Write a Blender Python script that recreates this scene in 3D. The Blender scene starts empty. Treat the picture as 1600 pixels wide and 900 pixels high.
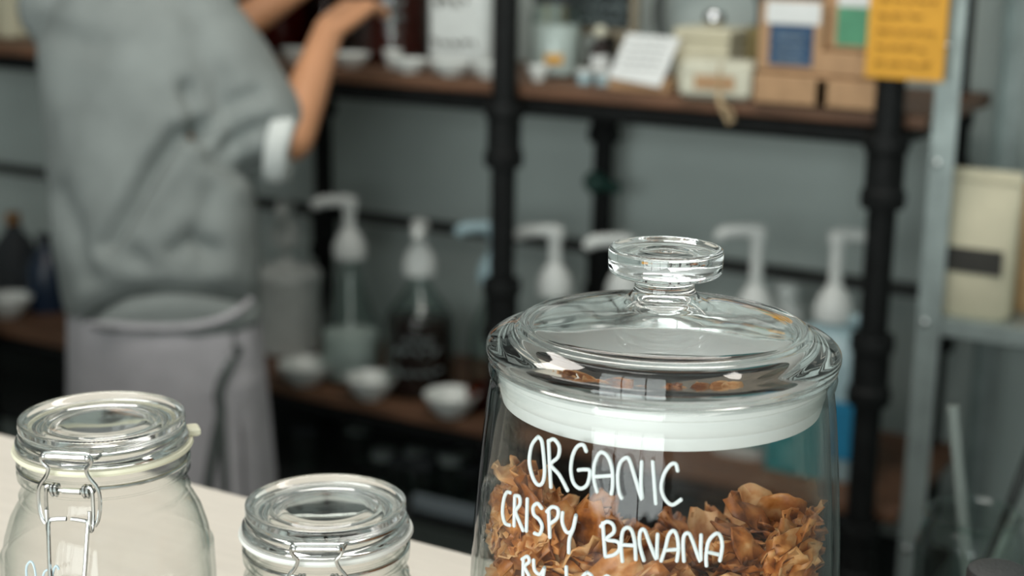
import bpy, math, random
import numpy as np
from mathutils import Vector, Matrix

random.seed(7)
rng = np.random.default_rng(11)
SC = bpy.context.scene
COL = SC.collection
PI = math.pi

# ------------------------------------------------------------------ camera
# world axes follow the shelves: x along the shelf, y towards the back wall
FPX = 2400.0
PITCH, ROLL, YAW = math.radians(13.5), math.radians(0.9), math.radians(30.5)
CAM = np.array([0, 0, 1.58])
_R0 = np.array([math.cos(YAW), math.sin(YAW), 0])
_FH = np.array([-math.sin(YAW), math.cos(YAW), 0])
_Z = np.array([0, 0, 1.0])
CF = _FH * math.cos(PITCH) - _Z * math.sin(PITCH)
_U0 = _FH * math.sin(PITCH) + _Z * math.cos(PITCH)
CR = _R0 * math.cos(ROLL) + _U0 * math.sin(ROLL)
CU = _U0 * math.cos(ROLL) - _R0 * math.sin(ROLL)
cam_data = bpy.data.cameras.new('camera')
cam = bpy.data.objects.new('camera', cam_data)
COL.objects.link(cam)
m = Matrix.Identity(4)
for i in range(3):
    m[i][0], m[i][1], m[i][2], m[i][3] = CR[i], CU[i], -CF[i], CAM[i]
cam.matrix_world = m
cam_data.sensor_width = 36
cam_data.lens = 36 * FPX / 1600
cam_data.clip_start = 0.02
cam_data.dof.use_dof = True
cam_data.dof.focus_distance = 0.86
cam_data.dof.aperture_fstop = 5.0
SC.camera = cam

# ------------------------------------------------------------------ world, lights, exposure
SC.view_settings.view_transform = 'Standard'
SC.view_settings.look = 'None'
SC.view_settings.gamma = 1
SC.view_settings.use_curve_mapping = False
SC.view_settings.exposure = 0.0
W = bpy.data.worlds.new('world')
SC.world = W
W.use_nodes = True
W.node_tree.nodes['Background'].inputs[0].default_value = (0.62, 0.72, 0.70, 1)
W.node_tree.nodes['Background'].inputs[1].default_value = 0.3

def area(name, loc, target, sx, sy, power, col):
    d = bpy.data.lights.new(name, 'AREA')
    d.shape = 'RECTANGLE'; d.size = sx; d.size_y = sy; d.energy = power; d.color = col
    o = bpy.data.objects.new(name, d); COL.objects.link(o)
    o.location = loc
    o.rotation_euler = (Vector(target) - Vector(loc)).to_track_quat('-Z', 'Y').to_euler()
    return o
WIN = (-1.5, 1.55, 0.55, 2.6)           # shop window behind the camera: x0, x1, z0, z1
WALL_Y0 = -2.6
area('window_daylight', (0.025, WALL_Y0 - 0.12, 1.575), (0.025, 2, 1.575), 3.0, 2.0, 140, (0.93, 1.0, 0.985))
area('ceiling_lamp_counter', (-0.95, 0.15, 2.78), (-0.95, 0.15, 0), 1.5, 0.35, 10, (1.0, 0.965, 0.91))
area('ceiling_lamp_aisle', (-1.0, 1.55, 2.78), (-1.05, 1.7, 0), 1.6, 0.35, 18, (1.0, 0.95, 0.88))
SC.cycles.use_denoising = True
SC.cycles.max_bounces = 14
SC.cycles.transparent_max_bounces = 40
SC.cycles.transmission_bounces = 14
SC.cycles.glossy_bounces = 6
SC.cycles.sample_clamp_indirect = 6
SC.cycles.blur_glossy = 0.5

# ------------------------------------------------------------------ helpers: projection
def ray(x, y): return CF + (x - 800) / FPX * CR - (y - 450) / FPX * CU
def at(x, y, D): return CAM + D * ray(x, y)
def ony(x, y, Y):
    d = ray(x, y); return CAM + d * (Y - CAM[1]) / d[1]
def onz(x, y, z):
    d = ray(x, y); return CAM + d * (z - CAM[2]) / d[2]

# ------------------------------------------------------------------ helpers: materials
def nodes_of(name):
    mt = bpy.data.materials.new(name); mt.use_nodes = True
    nt = mt.node_tree
    return mt, nt, nt.nodes['Principled BSDF'], nt.nodes['Material Output']

def mat(name, col, rough=0.5, metal=0.0, var=0.12, scale=30, bump=0.0, bscale=None, stretch=(1, 1, 1), spec=0.5, rand=0.0, col2=None):
    mt, nt, b, out = nodes_of(name)
    N, L = nt.nodes, nt.links
    tc = N.new('ShaderNodeTexCoord'); mp = N.new('ShaderNodeMapping'); mp.inputs['Scale'].default_value = stretch
    L.new(tc.outputs['Object'], mp.inputs[0])
    nz = N.new('ShaderNodeTexNoise'); nz.inputs['Scale'].default_value = scale; nz.inputs['Detail'].default_value = 5
    L.new(mp.outputs[0], nz.inputs[0])
    rp = N.new('ShaderNodeValToRGB')
    c2 = col2 or tuple(c * (1 - 2 * var) for c in col)
    rp.color_ramp.elements[0].color = (*c2, 1); rp.color_ramp.elements[0].position = 0.3
    rp.color_ramp.elements[1].color = (*[min(1, c * (1 + (0 if col2 else var))) for c in col], 1); rp.color_ramp.elements[1].position = 0.7
    L.new(nz.outputs[0], rp.inputs[0])
    src = rp.outputs[0]
    if rand:
        oi = N.new('ShaderNodeObjectInfo'); hs = N.new('ShaderNodeHueSaturation')
        mr = N.new('ShaderNodeMapRange'); mr.inputs[3].default_value = 1 - rand; mr.inputs[4].default_value = 1 + rand
        L.new(oi.outputs['Random'], mr.inputs[0]); L.new(mr.outputs[0], hs.inputs['Value']); L.new(src, hs.inputs['Color'])
        src = hs.outputs[0]
    L.new(src, b.inputs['Base Color'])
    b.inputs['Roughness'].default_value = rough; b.inputs['Metallic'].default_value = metal
    b.inputs['Specular IOR Level'].default_value = spec
    if bump:
        bn = N.new('ShaderNodeBump'); bn.inputs['Strength'].default_value = bump; bn.inputs['Distance'].default_value = 0.002
        n2 = N.new('ShaderNodeTexNoise'); n2.inputs['Scale'].default_value = bscale or scale * 4
        L.new(mp.outputs[0], n2.inputs[0]); L.new(n2.outputs[0], bn.inputs['Height']); L.new(bn.outputs[0], b.inputs['Normal'])
    return mt

def thin_glass(name, tint=(0.985, 0.985, 0.98), edge=(0.60, 0.68, 0.66), rough=0.02, f0=0.02, wave=0.0):
    """a glass wall without bulk refraction: clear straight on, greener and more mirror-like towards grazing"""
    mt, nt, b, out = nodes_of(name); N, L = nt.nodes, nt.links
    N.remove(b)
    lw = N.new('ShaderNodeLayerWeight'); lw.inputs['Blend'].default_value = 0.5
    p5 = N.new('ShaderNodeMath'); p5.operation = 'POWER'; p5.inputs[1].default_value = 4.5
    L.new(lw.outputs['Facing'], p5.inputs[0])
    fr = N.new('ShaderNodeMapRange'); fr.inputs[3].default_value = f0; fr.inputs[4].default_value = 0.9
    L.new(p5.outputs[0], fr.inputs[0])
    p3 = N.new('ShaderNodeMath'); p3.operation = 'POWER'; p3.inputs[1].default_value = 3.0
    L.new(lw.outputs['Facing'], p3.inputs[0])
    mc = N.new('ShaderNodeMix'); mc.data_type = 'RGBA'
    mc.inputs['A'].default_value = (*tint, 1); mc.inputs['B'].default_value = (*edge, 1)
    L.new(p3.outputs[0], mc.inputs['Factor'])
    tr = N.new('ShaderNodeBsdfTransparent'); L.new(mc.outputs['Result'], tr.inputs[0])
    gl = N.new('ShaderNodeBsdfGlossy'); gl.inputs['Roughness'].default_value = rough
    mx = N.new('ShaderNodeMixShader'); L.new(fr.outputs[0], mx.inputs[0]); L.new(tr.outputs[0], mx.inputs[1]); L.new(gl.outputs[0], mx.inputs[2])
    if wave:
        tc = N.new('ShaderNodeTexCoord'); mp = N.new('ShaderNodeMapping'); mp.inputs['Scale'].default_value = (1, 1, 0.15)
        nz = N.new('ShaderNodeTexNoise'); nz.inputs['Scale'].default_value = 55; nz.inputs['Detail'].default_value = 2
        bn = N.new('ShaderNodeBump'); bn.inputs['Strength'].default_value = wave; bn.inputs['Distance'].default_value = 0.003
        L.new(tc.outputs['Object'], mp.inputs[0]); L.new(mp.outputs[0], nz.inputs[0]); L.new(nz.outputs[0], bn.inputs['Height'])
        L.new(bn.outputs[0], gl.inputs['Normal'])
    L.new(mx.outputs[0], out.inputs[0])
    return mt

def solid_glass(name, col=(0.975, 0.99, 0.985), ior=1.47):
    mt, nt, b, out = nodes_of(name)
    b.inputs['Base Color'].default_value = (*col, 1); b.inputs['Roughness'].default_value = 0.0
    b.inputs['Transmission Weight'].default_value = 1; b.inputs['IOR'].default_value = ior
    N, L = nt.nodes, nt.links
    nz = N.new('ShaderNodeTexNoise'); nz.inputs['Scale'].default_value = 25
    bn = N.new('ShaderNodeBump'); bn.inputs['Strength'].default_value = 0.05; bn.inputs['Distance'].default_value = 0.002
    tc = N.new('ShaderNodeTexCoord'); L.new(tc.outputs['Object'], nz.inputs[0]); L.new(nz.outputs[0], bn.inputs['Height']); L.new(bn.outputs[0], b.inputs['Normal'])
    return mt

M = {}
M['wall'] = mat('wall_paint', (0.53, 0.60, 0.575), 0.8, var=0.05, scale=3, bump=0.1)
M['plaster'] = mat('side_plaster', (0.50, 0.52, 0.50), 0.9, var=0.05, scale=3)
M['ceiling'] = mat('ceiling_paint', (0.70, 0.71, 0.70), 0.9, var=0.04, scale=3)
M['floor'] = mat('floor_concrete', (0.13, 0.13, 0.125), 0.6, var=0.15, scale=4, bump=0.1)
M['counter'] = mat('pale_counter_wood', (0.80, 0.735, 0.655), 0.38, var=0.03, scale=14, stretch=(1.2, 14, 1), bump=0.06, bscale=60)
M['counter_body'] = mat('counter_front', (0.22, 0.21, 0.2), 0.6)
M['wood'] = mat('brown_shelf_wood', (0.165, 0.08, 0.043), 0.6, var=0.25, scale=9, stretch=(1.2, 16, 16), bump=0.15)
M['black'] = mat('black_pipe', (0.008, 0.009, 0.009), 0.6, var=0.2, scale=40, bump=0.1, spec=0.2)
M['darkrail'] = mat('dark_rail', (0.03, 0.032, 0.03), 0.5)
M['galv'] = mat('galvanised_steel', (0.36, 0.42, 0.41), 0.45, metal=0.55, var=0.12, scale=18)
M['steelblue'] = mat('grey_blue_steel', (0.26, 0.31, 0.34), 0.5, metal=0.3, var=0.08)
M['chrome'] = mat('wire_steel', (0.60, 0.61, 0.60), 0.16, metal=1.0, var=0.08, scale=200)
M['glass'] = solid_glass('clear_lid_glass')
M['jarglass'] = thin_glass('jar_wall_glass', wave=0.25)
M['clipglass'] = thin_glass('clip_jar_wall_glass', wave=0.12)
M['bottleglass'] = thin_glass('bottle_glass', tint=(0.93, 0.96, 0.95), edge=(0.5, 0.56, 0.54), rough=0.06)
M['amberglass'] = thin_glass('amber_glass', tint=(0.55, 0.22, 0.06), edge=(0.2, 0.06, 0.02), rough=0.06)
M['rubber'] = mat('cream_rubber', (0.80, 0.77, 0.60), 0.55, var=0.04)
M['rubberwhite'] = mat('white_rubber', (0.80, 0.81, 0.77), 0.5, var=0.03)
M['plastic'] = mat('white_plastic', (0.70, 0.73, 0.71), 0.35, var=0.03)
M['ceramic'] = mat('white_ceramic', (0.76, 0.79, 0.76), 0.25, var=0.03)
M['paint'] = mat('white_marker_paint', (0.64, 0.69, 0.69), 0.6, var=0.03)
M['bluepaint'] = mat('pale_blue_marker', (0.55, 0.68, 0.75), 0.6, var=0.03)
M['sweater'] = mat('grey_sweatshirt', (0.258, 0.283, 0.275), 0.95, var=0.10, scale=9, bump=0.3, bscale=300, spec=0.1)
M['cuff'] = mat('pale_cuff_cloth', (0.66, 0.69, 0.67), 0.95, var=0.05, spec=0.1)
M['apron'] = mat('lilac_grey_cloth', (0.475, 0.46, 0.485), 0.95, var=0.05, scale=20, bump=0.2, bscale=250, spec=0.1)
M['cord'] = mat('dark_grey_cord', (0.11, 0.125, 0.12), 0.9, spec=0.1)
M['skin'] = mat('skin', (0.58, 0.28, 0.145), 0.5, var=0.05, scale=12)
M['hair'] = mat('dark_hair', (0.03, 0.02, 0.015), 0.5, scale=60)
M['eye'] = mat('eye_white', (0.7, 0.7, 0.68), 0.2)
M['shoe'] = mat('black_shoe', (0.02, 0.02, 0.02), 0.5)
M['kraft'] = mat('kraft_card', (0.46, 0.285, 0.16), 0.85, var=0.06, scale=40, spec=0.2)
M['darkbox'] = mat('dark_card', (0.025, 0.03, 0.035), 0.7)
M['white'] = mat('white_paper', (0.74, 0.76, 0.75), 0.8, var=0.02)
M['blue'] = mat('navy_label', (0.022, 0.07, 0.15), 0.6, var=0.1)
M['green'] = mat('green_label', (0.085, 0.30, 0.17), 0.6, var=0.08)
M['orange'] = mat('orange_paper', (0.72, 0.36, 0.04), 0.8, var=0.03)
M['ink'] = mat('dark_ink', (0.05, 0.035, 0.02), 0.8)
M['brownink'] = mat('brown_ink', (0.27, 0.12, 0.02), 0.8)
M['cream'] = mat('cream_wrapping', (0.66, 0.645, 0.52), 0.8, var=0.08, scale=60, bump=0.5)
M['olive'] = mat('ochre_card', (0.20, 0.155, 0.06), 0.8)
M['twine'] = mat('twine', (0.50, 0.37, 0.22), 0.9)
M['creambag'] = mat('cream_paper_bag', (0.60, 0.56, 0.41), 0.7, var=0.03)
M['baglabel'] = mat('charcoal_label', (0.035, 0.033, 0.028), 0.7)
M['tanbag'] = mat('tan_paper_bag', (0.52, 0.33, 0.16), 0.7, var=0.04)
M['chalk'] = mat('chalkboard', (0.012, 0.02, 0.022), 0.7)
M['chalkline'] = mat('chalk_line', (0.35, 0.42, 0.42), 0.9)
M['framewood'] = mat('pale_frame_wood', (0.28, 0.24, 0.17), 0.6)
M['darkred'] = mat('dark_red_liquid', (0.05, 0.008, 0.006), 0.15, var=0.2, scale=8)
M['brownliq'] = mat('dark_brown_liquid', (0.022, 0.010, 0.008), 0.15, var=0.2, scale=8)
M['amberliq'] = mat('amber_liquid', (0.22, 0.06, 0.006), 0.15, var=0.2, scale=8)
M['paleliq'] = mat('cloudy_liquid', (0.62, 0.66, 0.64), 0.3, var=0.05)
M['mint'] = mat('pale_blue_plastic', (0.36, 0.50, 0.54), 0.35, var=0.04)
M['teal'] = mat('teal_label', (0.03, 0.26, 0.28), 0.5, var=0.06)
M['cobalt'] = mat('bright_blue_label', (0.02, 0.23, 0.42), 0.5, var=0.06)
M['hoop'] = mat('dark_grey_hoop', (0.10, 0.115, 0.11), 0.6)
M['capblack'] = mat('black_cap', (0.02, 0.02, 0.021), 0.5, bump=0.3, bscale=400)
M['bench'] = mat('bench_wood', (0.2, 0.17, 0.14), 0.6)
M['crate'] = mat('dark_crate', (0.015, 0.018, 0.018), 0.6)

# seal: frosted silicone
M['seal'] = mat('frosted_seal', (0.68, 0.70, 0.69), 0.45, var=0.02)
# banana chips: thin, a little translucent, each a slightly different brown
def chip_mat():
    mt, nt, b, out = nodes_of('banana_chip'); N, L = nt.nodes, nt.links
    tc = N.new('ShaderNodeTexCoord'); nz = N.new('ShaderNodeTexNoise'); nz.inputs['Scale'].default_value = 110; nz.inputs['Detail'].default_value = 8
    L.new(tc.outputs['Object'], nz.inputs[0])
    oi = N.new('ShaderNodeObjectInfo')
    ad = N.new('ShaderNodeMath'); ad.operation = 'MULTIPLY_ADD'; ad.inputs[1].default_value = 0.42; ad.inputs[2].default_value = -0.21
    L.new(oi.outputs['Random'], ad.inputs[0])
    a2 = N.new('ShaderNodeMath'); a2.operation = 'ADD'; n2 = N.new('ShaderNodeMath'); n2.operation = 'MULTIPLY_ADD'; n2.inputs[1].default_value = 1.5; n2.inputs[2].default_value = -0.25; L.new(nz.outputs[0], n2.inputs[0]); L.new(n2.outputs[0], a2.inputs[0]); L.new(ad.outputs[0], a2.inputs[1])
    rp = N.new('ShaderNodeValToRGB'); cr = rp.color_ramp
    cr.elements[0].position = 0.22; cr.elements[0].color = (0.16, 0.045, 0.012, 1)
    cr.elements[1].position = 0.8; cr.elements[1].color = (0.80, 0.46, 0.21, 1)
    e = cr.elements.new(0.42); e.color = (0.46, 0.145, 0.030, 1)
    e = cr.elements.new(0.6); e.color = (0.64, 0.26, 0.07, 1)
    L.new(a2.outputs[0], rp.inputs[0]); L.new(rp.outputs[0], b.inputs['Base Color'])
    b.inputs['Roughness'].default_value = 0.42
    tl = N.new('ShaderNodeBsdfTranslucent'); L.new(rp.outputs[0], tl.inputs[0])
    mx = N.new('ShaderNodeMixShader'); mx.inputs[0].default_value = 0.2
    L.new(b.outputs[0], mx.inputs[1]); L.new(tl.outputs[0], mx.inputs[2]); L.new(mx.outputs[0], out.inputs[0])
    return mt
M['chip'] = chip_mat()

# ------------------------------------------------------------------ helpers: geometry -> (verts, faces)
class MB:
    def __init__(s): s.v, s.f = [], []
    def add(s, v, f):
        o = len(s.v); s.v += [tuple(float(c) for c in p) for p in v]; s.f += [tuple(i + o for i in q) for q in f]; return s
    def box(s, c, d, r=0.0, rotz=0.0):
        """box at centre c of size d with chamfered edges r"""
        hx, hy, hz = d[0] / 2, d[1] / 2, d[2] / 2
        r = min(r, hx * .9, hy * .9, hz * .9)
        ca, sa = math.cos(rotz), math.sin(rotz)
        def tr(p): return (c[0] + p[0] * ca - p[1] * sa, c[1] + p[0] * sa + p[1] * ca, c[2] + p[2])
        if r <= 0:
            v = [tr((x * hx, y * hy, z * hz)) for z in (-1, 1) for x, y in ((-1, -1), (1, -1), (1, 1), (-1, 1))]
            f = [(3, 2, 1, 0), (4, 5, 6, 7), (0, 1, 5, 4), (1, 2, 6, 5), (2, 3, 7, 6), (3, 0, 4, 7)]
            return s.add(v, f)
        rings = []
        def ring(ix, iy, z):
            a, b = hx - ix, hy - iy; k = r * .6
            return [tr(p) for p in ((-a, -b + k, z), (-a + k, -b, z), (a - k, -b, z), (a, -b + k, z), (a, b - k, z), (a - k, b, z), (-a + k, b, z), (-a, b - k, z))]
        v = ring(r, r, -hz) + ring(0, 0, -hz + r) + ring(0, 0, hz - r) + ring(r, r, hz)
        f = [tuple(range(7, -1, -1)), tuple(range(24, 32))]
        for k in range(3):
            for i in range(8):
                j = (i + 1) % 8; f.append((k * 8 + i, k * 8 + j, k * 8 + 8 + j, k * 8 + 8 + i))
        return s.add(v, f)
    def lathe(s, prof, n=48, c=(0, 0, 0), close=False, rfun=None):
        """revolve (r, z) points around z; r = 0 ends become poles; close joins last to first"""
        v, f, idx = [], [], []
        for k, (r, z) in enumerate(prof):
            if r < 1e-6:
                idx.append([len(v)] * n); v.append((c[0], c[1], c[2] + z))
            else:
                row = []
                for i in range(n):
                    a = 2 * PI * i / n; rr = rfun(k, i, r) if rfun else r
                    row.append(len(v)); v.append((c[0] + rr * math.cos(a), c[1] + rr * math.sin(a), c[2] + z))
                idx.append(row)
        P = list(range(len(prof))); pairs = list(zip(P[:-1], P[1:])) + ([(P[-1], P[0])] if close else [])
        for a, b in pairs:
            for i in range(n):
                j = (i + 1) % n
                q = [idx[a][i], idx[a][j], idx[b][j], idx[b][i]]
                q = [x for t, x in enumerate(q) if x not in q[:t]]
                if len(q) >= 3: f.append(tuple(q))
        return s.add(v, f)
    def tube(s, pts, r, n=8, closed=False, cap=True, flat=None):
        pts = [np.array(p, float) for p in pts]; K = len(pts)
        rad = list(r) if hasattr(r, '__len__') else [r] * K
        tang = []
        for i in range(K):
            a = pts[(i - 1) % K] if (closed or i > 0) else pts[i]; b = pts[(i + 1) % K] if (closed or i < K - 1) else pts[i]
            t = b - a; L = np.linalg.norm(t); tang.append(t / L if L > 1e-9 else np.array([0, 0, 1.]))
        up = np.array([0, 0, 1.]) if abs(tang[0][2]) < .9 else np.array([1., 0, 0])
        nn = np.cross(tang[0], up); nn /= np.linalg.norm(nn)
        v, f = [], []
        for i in range(K):
            nn = nn - tang[i] * np.dot(nn, tang[i]); nn /= max(np.linalg.norm(nn), 1e-9)
            bb = np.cross(tang[i], nn)
            for k in range(n):
                a = 2 * PI * k / n; v.append(pts[i] + rad[i] * (math.cos(a) * nn + math.sin(a) * bb))
        for i in range(K if closed else K - 1):
            j = (i + 1) % K
            for k in range(n):
                l = (k + 1) % n; f.append((i * n + k, i * n + l, j * n + l, j * n + k))
        if cap and not closed:
            f.append(tuple(range(n - 1, -1, -1))); f.append(tuple((K - 1) * n + k for k in range(n)))
        return s.add(v, f)
    def ball(s, c, r, nu=14, nv=9):
        rr = r if hasattr(r, '__len__') else (r, r, r)
        v = [(c[0], c[1], c[2] - rr[2])]; f = []
        for j in range(1, nv):
            ph = -PI / 2 + PI * j / nv
            for i in range(nu):
                a = 2 * PI * i / nu
                v.append((c[0] + rr[0] * math.cos(ph) * math.cos(a), c[1] + rr[1] * math.cos(ph) * math.sin(a), c[2] + rr[2] * math.sin(ph)))
        v.append((c[0], c[1], c[2] + rr[2])); top = len(v) - 1
        for i in range(nu):
            k = (i + 1) % nu
            f.append((0, 1 + k, 1 + i)); f.append((top, 1 + (nv - 2) * nu + i, 1 + (nv - 2) * nu + k))
            for j in range(nv - 2):
                a, b = 1 + j * nu, 1 + (j + 1) * nu
                f.append((a + i, a + k, b + k, b + i))
        return s.add(v, f)
    def loft(s, rings, n=28, e=2.0):
        """closed loft through (centre, a, b) superellipse rings stacked in z"""
        v, f = [], []
        for c, a, b in rings:
            for i in range(n):
                t = 2 * PI * i / n; ct, st = math.cos(t), math.sin(t)
                v.append((c[0] + a * math.copysign(abs(ct) ** (2 / e), ct), c[1] + b * math.copysign(abs(st) ** (2 / e), st), c[2]))
        K = len(rings)
        for k in range(K - 1):
            for i in range(n):
                j = (i + 1) % n; f.append((k * n + i, k * n + j, (k + 1) * n + j, (k + 1) * n + i))
        f.append(tuple(range(n - 1, -1, -1))); f.append(tuple((K - 1) * n + i for i in range(n)))
        return s.add(v, f)
    def chain(s, pts, rad, nu=12):
        """tapered limb: cones with balls at the joints"""
        for i in range(len(pts) - 1):
            s.tube([pts[i], pts[i + 1]], [rad[i], rad[i + 1]], nu)
        for q, r in zip(pts, rad): s.ball(q, r, nu, 8)
        return s
    def grid(s, P):
        """P: rows x cols x 3"""
        h, w = len(P), len(P[0])
        return s.add([p for row in P for p in row], [(r * w + c, r * w + c + 1, (r + 1) * w + c + 1, (r + 1) * w + c) for r in range(h - 1) for c in range(w - 1)])
    def data(s, name):
        me = bpy.data.meshes.new(name); me.from_pydata(s.v, [], s.f); me.update(); return me
    def build(s, name, material, parent=None, smooth=True, loc=None, angle=35):
        me = s.data(name)
        if smooth:
            me.shade_smooth()
            try: me.set_sharp_from_angle(angle=math.radians(angle))
            except Exception: pass
        me.materials.append(material)
        return link(name, me, parent, loc)

def link(name, me, parent=None, loc=None):
    o = bpy.data.objects.new(name, me); COL.objects.link(o)
    if parent is not None: o.parent = parent
    if loc is not None: o.location = loc
    return o
def tag(o, label=None, cat=None, group=None, kind=None):
    if label: o['label'] = label
    if cat: o['category'] = cat
    if group: o['group'] = group
    if kind: o['kind'] = kind
    return o
def thing(name, label, cat, loc=(0, 0, 0), rotz=0.0, group=None):
    o = bpy.data.objects.new(name, None); COL.objects.link(o); o.empty_display_size = 0.05
    o.location = [float(c) for c in loc]; o.rotation_euler = (0, 0, rotz)
    return tag(o, label, cat, group)
def structure(name, mb, material, smooth=False):
    return tag(mb.build(name, material, smooth=smooth), kind='structure')
def smooth_path(pts, k=4, closed=False):
    """Catmull-Rom resampling"""
    P = [np.array(p, float) for p in pts]; n = len(P); out = []
    if n < 3 and not closed: return P
    for i in range(n if closed else n - 1):
        g = lambda j: P[j % n] if closed else P[max(0, min(n - 1, j))]
        p0, p1, p2, p3 = g(i - 1), g(i), g(i + 1), g(i + 2)
        for t in np.arange(k) / k:
            out.append(0.5 * ((2 * p1) + (p2 - p0) * t + (2 * p0 - 5 * p1 + 4 * p2 - p3) * t * t + (3 * p1 - p0 - 3 * p2 + p3) * t ** 3))
    if not closed: out.append(P[-1])
    return out
def shell(prof, t, zb):
    """closed vessel wall: outer profile (bottom to top) and an inner one t inside it with its floor at zb"""
    inner = [(max(r - t, 0.001), z) for r, z in prof if z > zb + 0.002]
    return [(0, prof[0][1])] + prof + inner[::-1] + [(inner[0][0], zb), (0, zb)]

# ================================================================== THE ROOM
X0, X1, Y1, ZC = -4.6, 1.7, 2.93, 2.9
structure('floor', MB().box(((X0 + X1) / 2, (WALL_Y0 + Y1) / 2, -0.05), (X1 - X0 + .2, Y1 - WALL_Y0 + .2, 0.1)), M['floor'])
structure('ceiling', MB().box(((X0 + X1) / 2, (WALL_Y0 + Y1) / 2, ZC + 0.05), (X1 - X0 + .2, Y1 - WALL_Y0 + .2, 0.1)), M['ceiling'])
structure('wall_back', MB().box(((X0 + X1) / 2, Y1 + 0.05, ZC / 2), (X1 - X0 + .2, 0.1, ZC)), M['wall'])
structure('wall_left', MB().box((X0 - 0.05, (WALL_Y0 + Y1) / 2, ZC / 2), (0.1, Y1 - WALL_Y0, ZC)), M['plaster'])
structure('wall_right', MB().box((X1 + 0.05, (WALL_Y0 + Y1) / 2, ZC / 2), (0.1, Y1 - WALL_Y0, ZC)), M['plaster'])
w = MB(); yw = WALL_Y0 - 0.05
w.box(((X0 + WIN[0]) / 2, yw, ZC / 2), (WIN[0] - X0, 0.1, ZC)); w.box(((WIN[1] + X1) / 2, yw, ZC / 2), (X1 - WIN[1], 0.1, ZC))
w.box(((WIN[0] + WIN[1]) / 2, yw, WIN[2] / 2), (WIN[1] - WIN[0], 0.1, WIN[2])); w.box(((WIN[0] + WIN[1]) / 2, yw, (WIN[3] + ZC) / 2), (WIN[1] - WIN[0], 0.1, ZC - WIN[3]))
structure('wall_front', w, M['plaster'])
w = MB()
for x in (WIN[0], (2 * WIN[0] + WIN[1]) / 3, (WIN[0] + 2 * WIN[1]) / 3, WIN[1]):
    w.box((x, WALL_Y0 - 0.03, (WIN[2] + WIN[3]) / 2), (0.06, 0.05, WIN[3] - WIN[2] + .06))
for z in (WIN[2], WIN[3]): w.box(((WIN[0] + WIN[1]) / 2, WALL_Y0 - 0.03, z), (WIN[1] - WIN[0], 0.048, 0.058))
structure('window_1', w, M['black'])

# ================================================================== COUNTER
CZ = 1.118
t = thing('counter', 'long pale wooden counter top carrying the glass jars', 'counter', (-0.9, 0.5, 0))
bw = (0.907 - 0.10) / 4
for k in range(4):   # four glued staves with hairline joints
    MB().box((0, 0.10 - 0.5 + bw * (k + .5), CZ - 0.02), (3.4, bw - 0.0004, 0.04), 0.0012).build('counter_board' if k < 3 else 'counter_board', M['counter'], t)
MB().box((0, -0.02, (CZ - 0.04) / 2), (3.3, 0.6, CZ - 0.041), 0.004).build('counter_base', M['counter_body'], t)

# ================================================================== BIG JAR
BJ = np.array([-0.3535, 0.7695, CZ])
RZ = 0.2265                                        # height of the lid's rim
bj = thing('big_glass_jar', 'large round glass jar of banana chips with knobbed glass lid and white writing', 'jar', BJ)
body = [(0.088, 0.0), (0.098, 0.004), (0.105, 0.014), (0.108, 0.035), (0.1085, 0.06), (0.1078, 0.09), (0.1062, 0.12), (0.1038, 0.15), (0.1012, 0.178),
        (0.0992, 0.196), (0.0978, 0.205), (0.0972, 0.2085), (0.0985, 0.2115), (0.0990, 0.2145), (0.0980, 0.2175)]
def body_r(z):
    return float(np.interp(z, [q[1] for q in body], [q[0] for q in body]))
MB().lathe(shell(body, 0.0042, 0.008), 120).build('jar_body', M['jarglass'], bj)
def zr(l): return [(r, RZ + z) for r, z in l]
lid_out = zr([(0.0885, -0.0085), (0.0965, -0.0080), (0.0990, -0.0062), (0.0986, -0.0045), (0.1000, -0.0025), (0.1004, 0.0005), (0.0996, 0.0032), (0.0965, 0.0058),
           (0.0915, 0.0083), (0.0870, 0.0103), (0.0838, 0.0121), (0.0818, 0.0139), (0.0800, 0.0146), (0.0782, 0.0141), (0.0755, 0.0142), (0.068, 0.0165), (0.056, 0.0200), (0.042, 0.0232),
           (0.030, 0.0258), (0.0235, 0.0280), (0.0192, 0.0312), (0.0172, 0.0345), (0.0168, 0.0372), (0.0174, 0.0394), (0.0205, 0.0412), (0.0275, 0.0426), (0.0308, 0.0440), (0.0321, 0.0462),
           (0.0323, 0.0500), (0.0323, 0.0555), (0.0319, 0.0576), (0.0304, 0.0584), (0.0282, 0.0580), (0.0240, 0.0570), (0.0160, 0.0560), (0.0135, 0.0563), (0.0110, 0.0556), (0.0040, 0.0556), (0.0022, 0.0563), (0.0, 0.0565)])
lid_in = zr([(0.0, 0.0300), (0.0085, 0.0288), (0.0140, 0.0258), (0.018, 0.0225), (0.030, 0.0196), (0.045, 0.0168), (0.060, 0.0132), (0.072, 0.0095), (0.080, 0.0060), (0.0845, 0.0010), (0.0858, -0.0050), (0.0868, -0.0085)])
def dense(p, k=2):
    q = smooth_path([(a, b, 0) for a, b in p], k); return [(max(0, a[0]), a[1]) for a in q]
MB().lathe(dense(lid_out) + dense(lid_in), 120, close=True).build('jar_lid', M['glass'], bj, angle=80)
# frosted seal ring under the lid, inside the mouth
seal = zr([(0.0862, -0.0090), (0.0925, -0.0090), (0.0931, -0.0135), (0.0920, -0.0145), (0.0928, -0.0165), (0.0928, -0.0215), (0.0915, -0.0235), (0.0918, -0.0255), (0.0905, -0.0305), (0.0862, -0.0305)])
MB().lathe(seal, 96, close=True).build('lid_seal', M['seal'], bj)

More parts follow.
